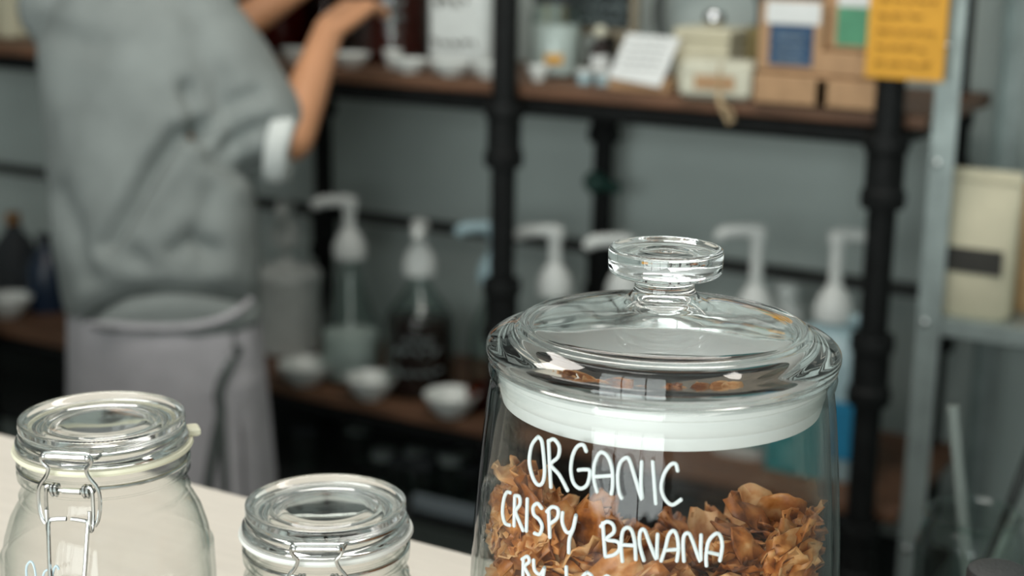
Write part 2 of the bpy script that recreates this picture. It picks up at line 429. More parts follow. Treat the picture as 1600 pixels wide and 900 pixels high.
# ---- hand lettering, laid on the jar's outer wall
def on_jar(x, y, off=0.0):
    d = ray(x, y); d = d / np.linalg.norm(d)
    def g(s):
        q = CAM + d * s - BJ
        return math.hypot(q[0], q[1]) - (body_r(q[2]) + off)
    s = 0.55
    while s < 1.1 and g(s) > 0: s += 0.002
    a, b = s - 0.002, s
    for _ in range(25):
        mid = (a + b) / 2
        if g(mid) > 0: a = mid
        else: b = mid
    return CAM + d * b - BJ
def crop(ox, oy, sc, pts): return [(ox + x / sc, oy + y / sc) for x, y in pts]
A = lambda *p: crop(720, 640, 2.5, p)
B = lambda *p: crop(740, 660, 3.75, p)
Cc = lambda *p: crop(920, 680, 4.09, p)
letters = {
 'letter_o': [A((302, 106), (278, 138), (268, 200), (280, 260), (300, 293), (320, 285), (328, 240), (323, 170), (316, 122), (302, 106))],
 'letter_r': [A((343, 122), (347, 210), (352, 302)), A((343, 124), (364, 116), (385, 145), (380, 185), (352, 215), (385, 255), (417, 315))],
 'letter_g': [A((490, 162), (478, 138), (455, 145), (437, 180), (430, 235), (440, 285), (465, 308), (490, 298), (502, 268), (503, 238), (482, 234), (460, 236))],
 'letter_a': [A((532, 320), (520, 270), (522, 215), (540, 172), (560, 170), (580, 195), (592, 240), (593, 300), (588, 328)), A((525, 262), (590, 258))],
 'letter_n': [A((628, 345), (618, 320), (613, 260), (622, 210), (645, 188), (660, 200), (682, 270), (708, 352), (704, 285), (707, 205))],
 'letter_i': [A((750, 205), (762, 366))],
 'letter_c': [A((847, 238), (840, 213), (820, 215), (795, 250), (783, 300), (795, 345), (825, 372), (860, 352))],
 'letter_c.': [B((215, 412), (195, 410), (178, 450), (170, 530), (185, 590), (212, 602))],
 'letter_r.': [B((242, 430), (238, 605)), B((242, 430), (268, 435), (272, 480), (247, 520), (266, 575), (290, 632))],
 'letter_i.': [B((315, 450), (310, 635))],
 'letter_s': [B((398, 502), (375, 475), (350, 495), (354, 540), (385, 570), (402, 610), (387, 655), (358, 650))],
 'letter_p': [B((440, 512), (447, 672)), B((430, 522), (460, 495), (495, 510), (490, 560), (450, 592))],
 'letter_y': [B((522, 530), (520, 585), (545, 642), (578, 632), (600, 545)), B((600, 545), (585, 620), (562, 680), (558, 762))],
 'letter_b': [Cc((90, 562), (97, 670), (106, 776)), Cc((78, 582), (115, 552), (155, 572), (160, 620), (112, 665), (185, 682), (195, 730), (160, 765), (106, 776))],
 'letter_a.': [Cc((215, 805), (208, 720), (215, 620), (245, 590), (275, 610), (295, 690), (300, 792)), Cc((212, 700), (296, 706))],
 'letter_n.': [Cc((352, 798), (326, 700), (328, 620), (355, 605), (385, 680), (432, 792), (436, 720), (440, 635))],
 'letter_a..': [Cc((463, 802), (490, 720), (510, 640), (540, 610), (562, 640), (573, 720), (563, 802)), Cc((485, 735), (568, 730))],
 'letter_n..': [Cc((608, 803), (603, 700), (610, 640), (640, 628), (665, 680), (712, 805), (715, 720), (718, 640))],
 'letter_a...': [Cc((752, 832), (750, 770), (765, 680), (810, 630), (840, 642), (853, 710), (838, 800)), Cc((756, 745), (825, 762))],
 'letter_b.': [B((292, 800), (290, 930), (290, 980)), B((285, 802), (315, 785), (327, 815), (300, 845), (325, 900), (326, 945), (290, 980))],
 'letter_y.': [B((352, 808), (358, 865), (390, 890), (415, 852)), B((415, 852), (405, 910), (380, 970))],
 'letter_l': [B((543, 848), (545, 960), (545, 1010), (590, 1020))],
 'letter_o.': [B((665, 880), (635, 910), (628, 970), (650, 1020), (685, 1010), (700, 950), (692, 900), (665, 880))],
 'letter_c..': [B((800, 912), (780, 900), (755, 925), (748, 980), (765, 1030), (800, 1030))],
}
for nm, strokes in letters.items():
    mb = MB()
    for st in strokes:
        pp = smooth_path([(*q, 0) for q in st], 4)
        pts3 = [on_jar(q[0], q[1], 0.0001) for q in pp]
        mb.tube(pts3, 0.00105, 8)
        for e in (pts3[0], pts3[-1]): mb.ball(e, 0.0011, 8, 6)
    mb.build(nm.strip('.'), M['paint'], bj)

# ---- banana chips
def chip_mesh(k):
    r = random.Random(100 + k)
    Lc, Wc = r.uniform(0.024, 0.050), r.uniform(0.010, 0.021)
    nu, nv = 8, 4
    curl, cup, tw = r.uniform(-1.5, 1.5), r.uniform(-1.0, 1.0), r.uniform(-0.7, 0.7)
    ph = [r.uniform(0, 6.3) for _ in range(6)]
    P = []
    for i in range(nu + 1):
        u = i / nu - .5; row = []
        wl = Wc * (0.35 + 0.65 * math.sqrt(max(0, 1 - (2 * u) ** 2 * r.uniform(.75, 1)))) * (1 + .14 * math.sin(9 * u + ph[0]))
        a = curl * u
        cx = Lc * (math.sin(a) / curl if abs(curl) > .1 else u); cz = Lc * ((1 - math.cos(a)) / curl if abs(curl) > .1 else 0)
        for j in range(nv + 1):
            s_ = j / nv - .5; y = wl * s_
            z = cup * 14 * y * y + 0.0016 * math.sin(14 * u + ph[1] + 5 * s_) + 0.0012 * math.sin(11 * s_ + ph[2] + 7 * u)
            th = tw * u; y2, z2 = y * math.cos(th) - z * math.sin(th), y * math.sin(th) + z * math.cos(th)
            row.append((cx - z2 * math.sin(a) + .0009 * math.sin(20 * s_ + ph[3]), y2 + 0.0008 * math.sin(17 * u + ph[4]), cz + z2 * math.cos(a)))
        P.append(row)
    mb = MB().grid(P)
    # give the flake real thickness
    n = len(mb.v); th = 0.0008
    V = np.array(mb.v); G = V.reshape(nu + 1, nv + 1, 3)
    nrm = np.cross(np.gradient(G, axis=0).reshape(-1, 3), np.gradient(G, axis=1).reshape(-1, 3)); nrm /= np.linalg.norm(nrm, axis=1)[:, None] + 1e-12
    f0 = list(mb.f); mb.v += [tuple(q) for q in V - nrm * th]; mb.f += [tuple(reversed([i + n for i in q])) for q in f0]
    w_ = nv + 1; edge = [i for i in range(w_)] + [r_ * w_ + nv for r_ in range(1, nu + 1)] + [nu * w_ + c for c in range(nv - 1, -1, -1)] + [r_ * w_ for r_ in range(nu - 1, 0, -1)]
    for a_, b_ in zip(edge, edge[1:] + edge[:1]): mb.f.append((b_, a_, a_ + n, b_ + n))
    me = mb.data('banana_chip'); me.shade_smooth(); me.materials.append(M['chip'])
    return me
chips = [chip_mesh(k) for k in range(16)]
toc = np.array([-BJ[0], -BJ[1]]); toc /= np.linalg.norm(toc)          # towards the viewer, on the ground plane
rgt = np.array([-toc[1], toc[0]])
def heap(a, b):
    """heap height over the jar floor at offset a (right) and b (towards the viewer)"""
    u = a / 0.1
    h = 0.080 + (0.072 if u < 0 else 0.058) * max(0, abs(u - 0.05) - 0.1) + 0.20 * b
    h += 0.003 * math.sin(60 * a + 1) + 0.003 * math.sin(55 * b)
    return h
chip_list = []
rc = random.Random(5)
tries = 0
while len(chip_list) < 300 and tries < 20000:
    tries += 1
    skin_layer = rc.random() < 0.4
    if skin_layer:     # against the glass facing the room
        ang = rc.uniform(-1.75, 1.75); rr = rc.uniform(0.080, 0.094)
        a, b = rr * math.sin(ang), rr * math.cos(ang)
        z = rc.uniform(0.088, max(0.095, heap(a, b) + 0.002))
    else:              # the top of the heap
        ang = rc.uniform(0, 2 * PI); rr = 0.088 * math.sqrt(rc.random())
        a, b = rr * math.sin(ang), rr * math.cos(ang)
        z = heap(a, b) + rc.uniform(-0.012, 0.009)
    chip_list.append((a, b, z, skin_layer, ang))
inner_r = lambda z: body_r(z) - 0.0055
for k, (a, b, z, sl, ang) in enumerate(chip_list):
    me = chips[k % len(chips)]
    xy = rgt * a + toc * b
    if sl:
        out = np.array([*(xy / np.linalg.norm(xy)), rc.uniform(-.3, .9)])
    else:
        out = np.array([rc.gauss(0, .55), rc.gauss(0, .55), 1.0])
    q = Vector(out).to_track_quat('Z', 'Y') @ Matrix.Rotation(rc.uniform(0, 2 * PI), 3, 'Z').to_quaternion()
    sc = rc.uniform(0.95, 1.6)
    V = np.array([v.co[:] for v in me.vertices]) * sc
    V = V @ np.array(q.to_matrix()).T
    c = np.array([xy[0], xy[1], z])
    for _ in range(12):   # keep every point of the flake inside the glass
        W_ = V + c; rad = np.hypot(W_[:, 0], W_[:, 1]); lim = np.array([inner_r(zz) for zz in (W_[:, 2].min(), W_[:, 2].max())]).min()
        over = rad.max() - lim
        if over <= 0: break
        kk = rad.argmax(); c[:2] -= W_[kk, :2] / rad[kk] * (over + .0005)
    o = link('banana_chip', me, None)
    o.location = BJ + c; o.rotation_mode = 'QUATERNION'; o.rotation_quaternion = q; o.scale = (sc, sc, sc)
    tag(o, 'curled orange-brown banana chip in the big lidded jar', 'banana chip', 'banana chips in the big jar')
# the unseen lower heap: flakes joined as one mass
fill = MB()
rings = [(0.0, 0.0095), (0.085, 0.0095), (0.097, 0.03), (0.0985, 0.07)]
N_ = 40
v, f = [], []
for i in range(N_):
    for r_, z_ in rings[1:]: v.append((r_ * math.cos(2 * PI * i / N_), r_ * math.sin(2 * PI * i / N_), z_))
    for r_ in (0.095, 0.075, 0.05, 0.025):
        x_, y_ = r_ * math.cos(2 * PI * i / N_), r_ * math.sin(2 * PI * i / N_)
        a_, b_ = np.dot((x_, y_), rgt), np.dot((x_, y_), toc)
        v.append((x_, y_, (0.068 if r_ == 0.095 else heap(a_, b_) - 0.016) + rng.normal(0, .002)))
for i in range(N_):
    j = (i + 1) % N_
    for k in range(6): f.append((i * 7 + k, j * 7 + k, j * 7 + k + 1, i * 7 + k + 1))
f.append(tuple(i * 7 + 6 for i in range(N_))); f.append(tuple(i * 7 for i in range(N_ - 1, -1, -1)))
fill.add(v, f)
for k in range(260):
    ang = rc.uniform(0, 2 * PI); z = rc.uniform(0.02, 0.062); rr = 0.085
    V = np.array([v_.co[:] for v_ in chips[k % 16].vertices])
    outv = Vector((math.cos(ang), math.sin(ang), rc.uniform(-.4, .8)))
    V = V @ np.array((outv.to_track_quat('Z', 'Y') @ Matrix.Rotation(rc.uniform(0, 6.3), 3, 'Z').to_quaternion()).to_matrix()).T + np.array([rr * math.cos(ang), rr * math.sin(ang), z])
    over = np.hypot(V[:, 0], V[:, 1]).max() - 0.099
    if over > 0: V[:, :2] -= np.array([math.cos(ang), math.sin(ang)]) * over
    fill.add(V, [tuple(p_.vertices) for p_ in chips[k % 16].polygons])
o = fill.build('banana_chip_filling', M['chip'], None, loc=BJ)
tag(o, 'mass of banana chips filling the lower half of the big jar', 'banana chips', None, 'stuff')

# ================================================================== CLIP-TOP JARS
def clip_jar(P, h, clasp_off, label, rubber, tab):
    """P: axis on the counter, h: height of lid top. Local frame: clasp on -Y"""
    toc = math.atan2(-P[1], -P[0])
    ang = toc - math.radians(clasp_off)          # turned towards the viewer's left
    root = thing('clip_top_jar', label, 'jar', P, ang + PI / 2)
    s = h
    bot = 0.0
    full = h > 0.14
    low = [(0.052, 0.0), (0.060, 0.003), (0.0645, 0.012), (0.0658, 0.03)] + ([(0.0660, 0.055), (0.0652, 0.075)] if full else [])
    up = [(0.0640, -0.086), (0.0618, -0.075), (0.0580, -0.063), (0.0540, -0.0555), (0.0512, -0.0515), (0.0520, -0.0475), (0.0500, -0.0435), (0.0496, -0.0400), (0.0498, -0.0368), (0.0522, -0.0355), (0.0524, -0.0318), (0.0508, -0.0302), (0.0500, -0.0285), (0.0505, -0.0270), (0.0524, -0.0252), (0.0526, -0.0208)]
    if not full: up = [q for q in up if q[1] + h > 0.035]
    prof = low + [(r, h + z) for r, z in up]
    MB().lathe(shell(prof, 0.003, 0.007), 96).build('jar_body', M['clipglass'], root)
    # moulded lid with beaded rim
    out = [(0.0465, -0.0172), (0.0512, -0.0170), (0.0525, -0.0155), (0.0522, -0.0130), (0.0500, -0.0115), (0.0482, -0.0105), (0.0474, -0.0090), (0.0476, -0.0075), (0.0490, -0.0065), (0.0500, -0.0052), (0.0503, -0.0035), (0.0500, -0.0012), (0.0496, 0.0), (0.0486, 0.0004), (0.0470, -0.0004),
           (0.0448, -0.0016), (0.0430, -0.0032), (0.0400, -0.0040), (0.0345, -0.0040), (0.0335, -0.0032), (0.0325, -0.0032), (0.0315, -0.0040), (0.024, -0.0030), (0.012, -0.0016), (0.0, -0.0012)]
    inn = [(0.0, -0.0075), (0.012, -0.0078), (0.024, -0.0088), (0.034, -0.0102), (0.0395, -0.0125), (0.0415, -0.0145), (0.0420, -0.0172)]
    def rf(k, i, r): return r + (0.00055 if (k == 12 and i % 2) else 0.0)
    MB().lathe([(r, h + z) for r, z in out + inn], 240, close=True, rfun=rf).build('jar_lid', M['glass'], root, angle=80)
    # rubber ring with pull tab
    g = MB().lathe([(0.0465, h - .0206), (0.0535, h - .0208), (0.0546, h - .0190), (0.0540, h - .0173), (0.0465, h - .0174)], 96, close=True)
    ta = tab - (ang + PI / 2)
    ca, sa = math.cos(ta), math.sin(ta)
    g.box((0.0545 * ca, 0.0545 * sa, h - .0152), (0.009, 0.012, 0.0052), 0.0012, ta)
    g.build('rubber_ring', rubber, root)
    wr = 0.00125
    # lid wire
    pts = [(0.0492 * math.sin(a), -0.0492 * math.cos(a), h - 0.0088) for a in np.linspace(0.33, 2 * PI - 0.33, 70)]
    hw = 0.0146
    pts = [(hw - .001, -0.0585, h - 0.0066), (hw, -0.0555, h - .0082), (hw + .0008, -0.051, h - .0088)] + pts + [(-hw - .0008, -0.051, h - .0088), (-hw, -0.0555, h - .0082), (-hw + .001, -0.0585, h - .0066)]
    MB().tube(pts, wr, 8).build('lid_wire', M['chrome'], root)
    # catch: the kinked loop
    half = [(0, -0.0595, -.0135), (.0115, -.0595, -.0135), (.0142, -.0595, -.0148), (.0150, -.0595, -.0175), (.0140, -.0593, -.0198), (.0117, -.0590, -.0225), (.0115, -.0588, -.0245), (.0132, -.0585, -.0285), (.0168, -.0582, -.0335), (.0183, -.0582, -.0380), (.0185, -.0585, -.0460), (.0172, -.059, -.0535), (.0150, -.0592, -.0575)]
    left = [(-x, y, h + z + .0095) for x, y, z in half[::-1]]; right = [(x, y, h + z + .0095) for x, y, z in half[1:]]
    MB().tube(smooth_path(left + right, 4), wr, 8).build('catch_wire', M['chrome'], root)
    mb = MB().tube([(-0.0128, -.0597, h - .0062), (0.0128, -.0597, h - .0062)], 0.0019, 10)
    for sx in (-1, 1): mb.ball((sx * .0130, -.0597, h - .0062), 0.0024, 10, 7)
    mb.build('catch_bar', M['chrome'], root)
    # neck wire ring with eyelets
    pts = [(0.0513 * math.sin(a), -0.0513 * math.cos(a), h - 0.0285) for a in np.linspace(0.26, 2 * PI - 0.26, 70)]
    mb = MB().tube(pts, wr, 8)
    mb.tube([(-0.0135, -.0552, h - .0285), (0.0135, -.0552, h - .0285)], 0.0014, 8)
    mb.tube([(-0.0045, -.0556, h - .0285), (0.0060, -.0556, h - .0285)], 0.0021, 8)
    for sx in (-1, 1):
        for dx in (.0085, .0108):
            cc = sx * dx
            mb.tube([(cc + .0004 * math.sin(a * 2), -.0550 + .0030 * math.cos(a), h - .0285 + .0034 * math.sin(a)) for a in np.linspace(0, 2 * PI, 14)[:-1]], 0.0011, 6, closed=True)
        mb.tube([(sx * .0135, -.0505, h - .0285), (sx * .0135, -.0552, h - .0285)], wr, 8)
    mb.build('neck_wire', M['chrome'], root)
    h = h + .0075
    # lever arms and pull handle
    for sx in (-1, 1):
        MB().tube(smooth_path([(sx * .0118, -.0575, h - .0325), (sx * .0138, -.0578, h - .034), (sx * .0142, -.0580, h - .045), (sx * .0138, -.0590, h - .0555), (sx * .0132, -.0602, h - .0585), (sx * .0128, -.0612, h - .0555), (sx * .0130, -.0606, h - .046)], 3), 0.0012, 8).build('lever_arm', M['chrome'], root)
    hp = [(.0015, -.0602, h - .0515), (.0095, -.0604, h - .0522), (.0118, -.0612, h - .0535), (.0117, -.063, h - .060), (.0104, -.0675, h - .0845), (.0090, -.0680, h - .0868), (0, -.0682, h - .0874)]
    mb = MB().tube(smooth_path(hp + [(-x, y, z) for x, y, z in hp[:-1][::-1]], 3), 0.0013, 8)
    mb.build('pull_handle', M['chrome'], root)
    return root, ang
tab1 = math.atan2(_R0[1], _R0[0]) + math.radians(20)
J1 = np.array([-0.673, 0.648, CZ]); J2 = np.array([-0.556, 0.719, CZ])
j1, a1 = clip_jar(J1, 0.1615, 21, 'taller empty clip-top glass jar with cream rubber ring', M['rubber'], tab1)
j2, a2 = clip_jar(J2, 0.1065, 5.6, 'shorter empty clip-top glass jar with white rubber ring', M['rubberwhite'], tab1 + 2.2)
# faint pale blue lettering low on the taller jar's front
def on_cyl(x, y, P, r):
    d = ray(x, y); e = CAM - P
    a_, b_, c_ = d[0] ** 2 + d[1] ** 2, 2 * (d[0] * e[0] + d[1] * e[1]), e[0] ** 2 + e[1] ** 2 - r * r
    q = CAM + d * (-b_ - math.sqrt(b_ * b_ - 4 * a_ * c_)) / (2 * a_)
    v_ = Vector(q) - Vector(P); return Matrix.Rotation(-(a1 + PI / 2), 3, 'Z') @ v_
for nm, st in (('letter_o', [(44, 925), (41, 890), (46, 878), (51, 880), (55, 893), (57, 920), (51, 940), (44, 925)]), ('letter_r', [(68, 935), (67, 905), (70, 893), (76, 890)]), ('letter_c', [(92, 890), (88, 884), (83, 893), (81, 915), (86, 930), (93, 925)])):
    MB().tube([on_cyl(q[0], q[1], J1, 0.0664) for q in smooth_path([(*p_, 0) for p_ in st], 3)], 0.0007, 6).build(nm, M['bluepaint'], j1)

# black-capped bottle at the right end
q = at(1562, 890, 0.77)
t = thing('bottle', 'small bottle with a ribbed black cap beside the big jar', 'bottle', (q[0], q[1], CZ))
hb = q[2] - CZ
MB().lathe(shell([(0.022, 0), (0.0245, 0.003), (0.0248, hb - .045), (0.021, hb - .033), (0.0125, hb - .022), (0.0122, hb - .004)], 0.0015, 0.003), 48).build('bottle_body', M['bottleglass'], t)
MB().lathe([(0, hb - .0205), (0.0142, hb - .0205), (0.0156, hb - .019), (0.0156, hb - .002), (0.0148, hb - .0003), (0.0142, hb), (0.0, hb - .0002)], 90, rfun=lambda k, i, r: r + (.0003 if i % 2 and 0.0143 < r else 0)).build('cap', M['capblack'], t)

# ================================================================== PIPE SHELVING
YF = 2.433; YR = 2.82
SH = (0.588, 1.262); TH = 0.025                     # undersides of the boards
ZL, ZU = SH[0] + TH, SH[1] + TH
PX = [-3.605, -2.89, -2.175, -1.446, -0.73]
su = thing('shelving_unit', 'black iron pipe shelving with brown wooden boards along the wall', 'shelving', (-1.81, 2.63, 0))
ox, oy = -1.81, 2.63
for z in SH + (0.40 - TH,):
    for k in range(2):
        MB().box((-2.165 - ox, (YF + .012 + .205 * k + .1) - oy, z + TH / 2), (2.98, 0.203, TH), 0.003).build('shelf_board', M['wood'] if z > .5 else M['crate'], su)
for x in PX:
    for y, rad in ((YF - 0.016, 0.0235), (YR, 0.021)):
        p_ = MB().tube([(x - ox, y - oy, 0.0), (x - ox, y - oy, 2.35)], rad, 20).build('post', M['black'], su)
        for z in (0.535, 0.862, 1.195, 2.0):
            MB().lathe([(rad, z - .06), (rad + .011, z - .06), (rad + .013, z - .052), (rad + .013, z - .034), (rad + .008, z - .028), (rad + .008, z + .028), (rad + .013, z + .034), (rad + .013, z + .052), (rad + .011, z + .06), (rad, z + .06)], 20, (x - ox, y - oy, 0)).build('pipe_tee', M['black'], p_)
for x in PX:   # cross pipes under the boards
    for z in SH: MB().tube([(x - ox, YF - oy, z - .020), (x - ox, YR - oy, z - .020)], 0.0165, 14).build('cross_pipe', M['black'], su)
for z in SH:
    MB().tube([(PX[0] - ox, YF + .035 - oy, z - .019), (PX[-1] - ox, YF + .035 - oy, z - .019)], 0.0165, 14).build('front_pipe', M['black'], su)
MB().box((-2.165 - ox, 2.845 - oy, 0.903), (2.96, 0.02, 0.026), 0.003).build('back_rail', M['darkrail'], su)
MB().box(((-1.66 + PX[-1]) / 2 - ox, YF + 0.004 - oy, 0.424), (PX[-1] + 1.66, 0.012, 0.034), 0.003).build('front_rail', M['steelblue'], su)
# green shut-off valve on the rear post
mb = MB().tube([(-1.446 - ox, YR - .03 - oy, 1.055), (-1.446 - ox + .06, YR - .05 - oy, 1.05)], 0.012, 10); mb.ball((-1.446 - ox, YR - .035 - oy, 1.055), 0.024)
mb.build('valve', mat('dark_green_enamel', (0.02, 0.07, 0.055), 0.4), su)

# ================================================================== SHELF GOODS
LEFT, RIGHT, FRONT = math.atan2(-_R0[1], -_R0[0]), math.atan2(_R0[1], _R0[0]), math.atan2(-_FH[1], -_FH[0])
def pump(root, z, H, ang, r=0.034, reach=0.075, mt='plastic'):
    """plunger pump: collar at height z, spout at height H"""
    c = MB().lathe([(0, z - .012), (r, z - .012), (r * 1.05, z + .006), (r * .95, z + .020), (r * .72, z + .036), (r * .5, z + .046), (r * .4, z + .052), (0, z + .052)], 24).build('pump_collar', M[mt], root)
    MB().tube([(0, 0, z + .03), (0, 0, H - .012)], 0.0125, 14).build('pump_stem', M[mt], root)
    ca, sa = math.cos(ang), math.sin(ang)
    h = MB().lathe([(0, H - .024), (.016, H - .024), (.0185, H - .012), (.018, H), (.011, H + .006), (0, H + .007)], 20)
    h.tube(smooth_path([(0, 0, H - .003), (reach * .5 * ca, reach * .5 * sa, H - .005), (reach * .85 * ca, reach * .85 * sa, H - .009), (reach * ca, reach * sa, H - .021)], 3), [.0125] * 8 + [.010, .009], 10)
    h.build('pump_head', M[mt], root)
    MB().tube([(0, 0, 0.03), (0, 0, z)], 0.004, 8).build('dip_tube', M[mt], root)
def scribble(mb, x0, x1, z, y, hgt, seed, r=.0016):
    rr = random.Random(seed); x = x0
    while x < x1 - .004:
        wl = rr.uniform(.010, .024); e = min(x + wl, x1)
        pts = [(x + (e - x) * i / 6, y, z + rr.uniform(-hgt, hgt)) for i in range(7)]
        mb.tube(pts, r, 5); x = e + rr.uniform(.004, .008)
def curved_label(prof_r, z0, z1, a0, a1_, n=20, off=.0008):
    mb = MB(); P = []
    for z in (z0, z1): P.append([((prof_r + off) * math.cos(a), (prof_r + off) * math.sin(a), z) for a in np.linspace(a0, a1_, n)])
    P2 = [[(x * (1 - .0006 / prof_r), y * (1 - .0006 / prof_r), z) for x, y, z in row] for row in P]
    mb.grid(P); mb.grid([r_[::-1] for r_ in P2]); return mb
def jug(x, y, z0, R, hs, hn, label, Hp, ang, glass='bottleglass', liq=None, liqtop=0.5, cap='plastic', group='pump jugs on the lower shelf', marks=None, markmat='chalkline'):
    """glass jug: body radius R up to shoulder hs, neck to hn, pump spout at Hp"""
    root = thing('pump_jug', label, 'pump bottle', (x, y, z0), 0, group)
    prof = [(R * .86, 0), (R * .97, .006), (R, .018), (R, hs * .82), (R * .95, hs * .95), (R * .8, hs * 1.04), (R * .5, hs + (hn - hs) * .45), (.022, hs + (hn - hs) * .72), (.0195, hn - .01), (.0195, hn)]
    MB().lathe(shell(prof, .003, .006), 40).build('jug_body', M[glass], root)
    if liq:
        zt = hs * liqtop
        MB().lathe([(0, .0068), (R * .82, .0068), (R - .006, .020), (R - .006, zt * .99), (R - .009, zt), (0, zt)], 36).build('liquid', M[liq], root)
    pump(root, hn + .004, Hp, ang, mt=cap)
    if marks:
        for k, (zz, hw) in enumerate(marks):
            mb = MB(); rr = random.Random(k + int(abs(x) * 1000))
            a = FRONT - hw / R
            while a < FRONT + hw / R:
                e = a + .016 / R
                mb.tube([((R + .0008) * math.cos(a + (e - a) * i / 5), (R + .0008) * math.sin(a + (e - a) * i / 5), zz + rr.uniform(-.008, .008)) for i in range(6)], .0016, 5)
                a = e + .006 / R
            mb.build('handwriting', M[markmat], root)
    return root
def shelf_x(px, py, y): return float(ony(px, py, y)[0])

# ---- lower shelf, left to right
yb = 2.56
jx = lambda px, y=yb, py=450: shelf_x(px, py, y)
t = thing('pump_jug', 'opaque grey-white bucket-shaped pump jug beside the apron', 'pump bottle', (jx(449, 2.66, 480), 2.66, ZL), 0, 'pump jugs on the lower shelf')
MB().lathe(shell([(.058, 0), (.064, .006), (.078, .165), (.080, .176), (.076, .184)], .003, .006), 40).build('jug_body', M['paleliq'], t)
MB().lathe([(0, .176), (.075, .176), (.077, .186), (.060, .196), (.026, .204), (.020, .212), (0, .212)], 36).build('jug_lid', M['plastic'], t)
pump(t, .262, .345, FRONT); MB().tube([(0, 0, .19), (0, 0, .27)], .012, 12).build('pump_neck', M['plastic'], t)
jug(jx(547), yb, ZL, .066, .135, .275, 'clear glass pump jug of pale liquid with spout turned left', .392, LEFT, liq='paleliq', liqtop=.78, marks=[(.06, .04), (.035, .035)])
jug(jx(656), yb, ZL, .074, .175, .262, 'squat pump jug of dark brown liquid with white handwriting', .362, FRONT, liq='brownliq', liqtop=.93, marks=[(.105, .055), (.06, .05), (.13, .03)])
jug(jx(764), 2.58, ZL, .050, .17, .262, 'slim clear pump jug with pale blue pump beside the middle post', .372, LEFT, liq='amberliq', liqtop=.16, cap='mint')
jug(jx(866), yb, ZL, .060, .19, .262, 'clear pump jug just right of the middle post', .385, LEFT, liq='paleliq', liqtop=.5)
jug(jx(968), 2.58, ZL, .060, .19, .270, 'clear pump jug behind the big jar knob', .380, LEFT, liq='paleliq', liqtop=.4)
def canister(px, y, w, d, h, label, Hp, ang, mt, labels):
    x = jx(px, y, 460)
    root = thing('pump_canister', label, 'pump bottle', (x, y, ZL), 0, 'pump canisters on the lower shelf')
    rings = [((0, 0, 0), w * .47, d * .47), ((0, 0, .01), w * .5, d * .5), ((0, 0, h * .8), w * .5, d * .5), ((0, 0, h * .92), w * .44, d * .44), ((0, 0, h * 1.0), w * .24, d * .26), ((0, 0, h * 1.03), .022, .022), ((0, 0, h * 1.10), .022, .022)]
    MB().loft(rings, 40, 3.4).build('canister_body', M[mt], root)
    MB().tube(smooth_path([(w * .40, 0, h * .88), (w * .44, 0, h * 1.0), (w * .30, 0, h * 1.08), (w * .1, 0, h * 1.04)], 4), .011, 10).build('carry_handle', M[mt], root)
    pump(root, h * 1.10, Hp, ang)
    for nm, lm, z0, z1, u0, u1 in labels:
        MB().box(((u0 + u1) / 2 * w, -d / 2 - .0006, (z0 + z1) / 2), ((u1 - u0) * w, .0012, z1 - z0)).build(nm, M[lm], root)
    return root
canister(1180, 2.60, .125, .12, .245, 'white pump canister with teal label behind the big jar', .425, LEFT, 'plastic', [('label', 'teal', .03, .15, -.1, .42)])
canister(1304, 2.585, .185, .13, .265, 'pale blue pump canister with teal and blue labels by the right post', .437, RIGHT, 'mint', [('label', 'teal', .0, .135, -.48, .1), ('label', 'cobalt', .045, .15, .16, .48)])
t = thing('canister', 'small white capped canister between the two pump canisters', 'bottle', (jx(1228, 2.7, 450), 2.70, ZL))
MB().loft([((0, 0, 0), .045, .04), ((0, 0, .22), .045, .04), ((0, 0, .255), .035, .03), ((0, 0, .275), .02, .02)], 28, 3).build('canister_body', M['plastic'], t)
MB().lathe([(0, .272), (.024, .272), (.024, .300), (.021, .305), (0, .305)], 24).build('cap', M['plastic'], t)

def bowl(x, y, z, R, h, label, group, nm='bowl'):
    o = MB().lathe([(0, 0), (R * .45, 0), (R * .5, .004), (R * .72, h * .32), (R * .92, h * .72), (R, h * .97), (R * .985, h), (R * .95, h * .97), (R * .86, h * .7), (R * .62, h * .3), (R * .3, h * .14), (0, h * .12)], 36).build(nm, M['ceramic'], None, loc=(x, y, z))
    return tag(o, label, 'bowl', group)
g = 'white bowls on the lower shelf'
bowl(jx(478, 2.475, 600), 2.475, ZL, .060, .046, 'white bowl in front of the grey-white bucket jug', g)
bowl(jx(580, 2.47, 617), 2.47, ZL, .053, .046, 'white bowl in front of the brown jug, left of its middle', g)
bowl(jx(705, 2.465, 650), 2.465, ZL, .056, .046, 'white bowl at the shelf edge nearest the big jar', g)
bowl(jx(15, 2.52, 508), 2.52, ZL, .060, .050, 'white bowl on the dark shelf end left of the person', g)
bowl(jx(625, 2.545, 605), 2.545, ZL, .030, .034, 'tiny white bowl against the dark brown jug', g)
bowl(jx(540, 2.52, 605), 2.555, ZL, .034, .040, 'small white bowl squeezed between two larger bowls', g)
# amber tumbler of dried peel
t = thing('jar', 'small amber glass jar on the shelf beside the big jar', 'jar', (jx(752, 2.53, 640), 2.53, ZL))
MB().lathe(shell([(.026, 0), (.030, .004), (.031, .05), (.029, .056)], .002, .004), 32).build('jar_body', M['amberglass'], t)
MB().lathe([(0, .0045), (.024, .0045), (.0275, .01), (.0275, .034), (0, .036)], 28).build('liquid', M['amberliq'], t)
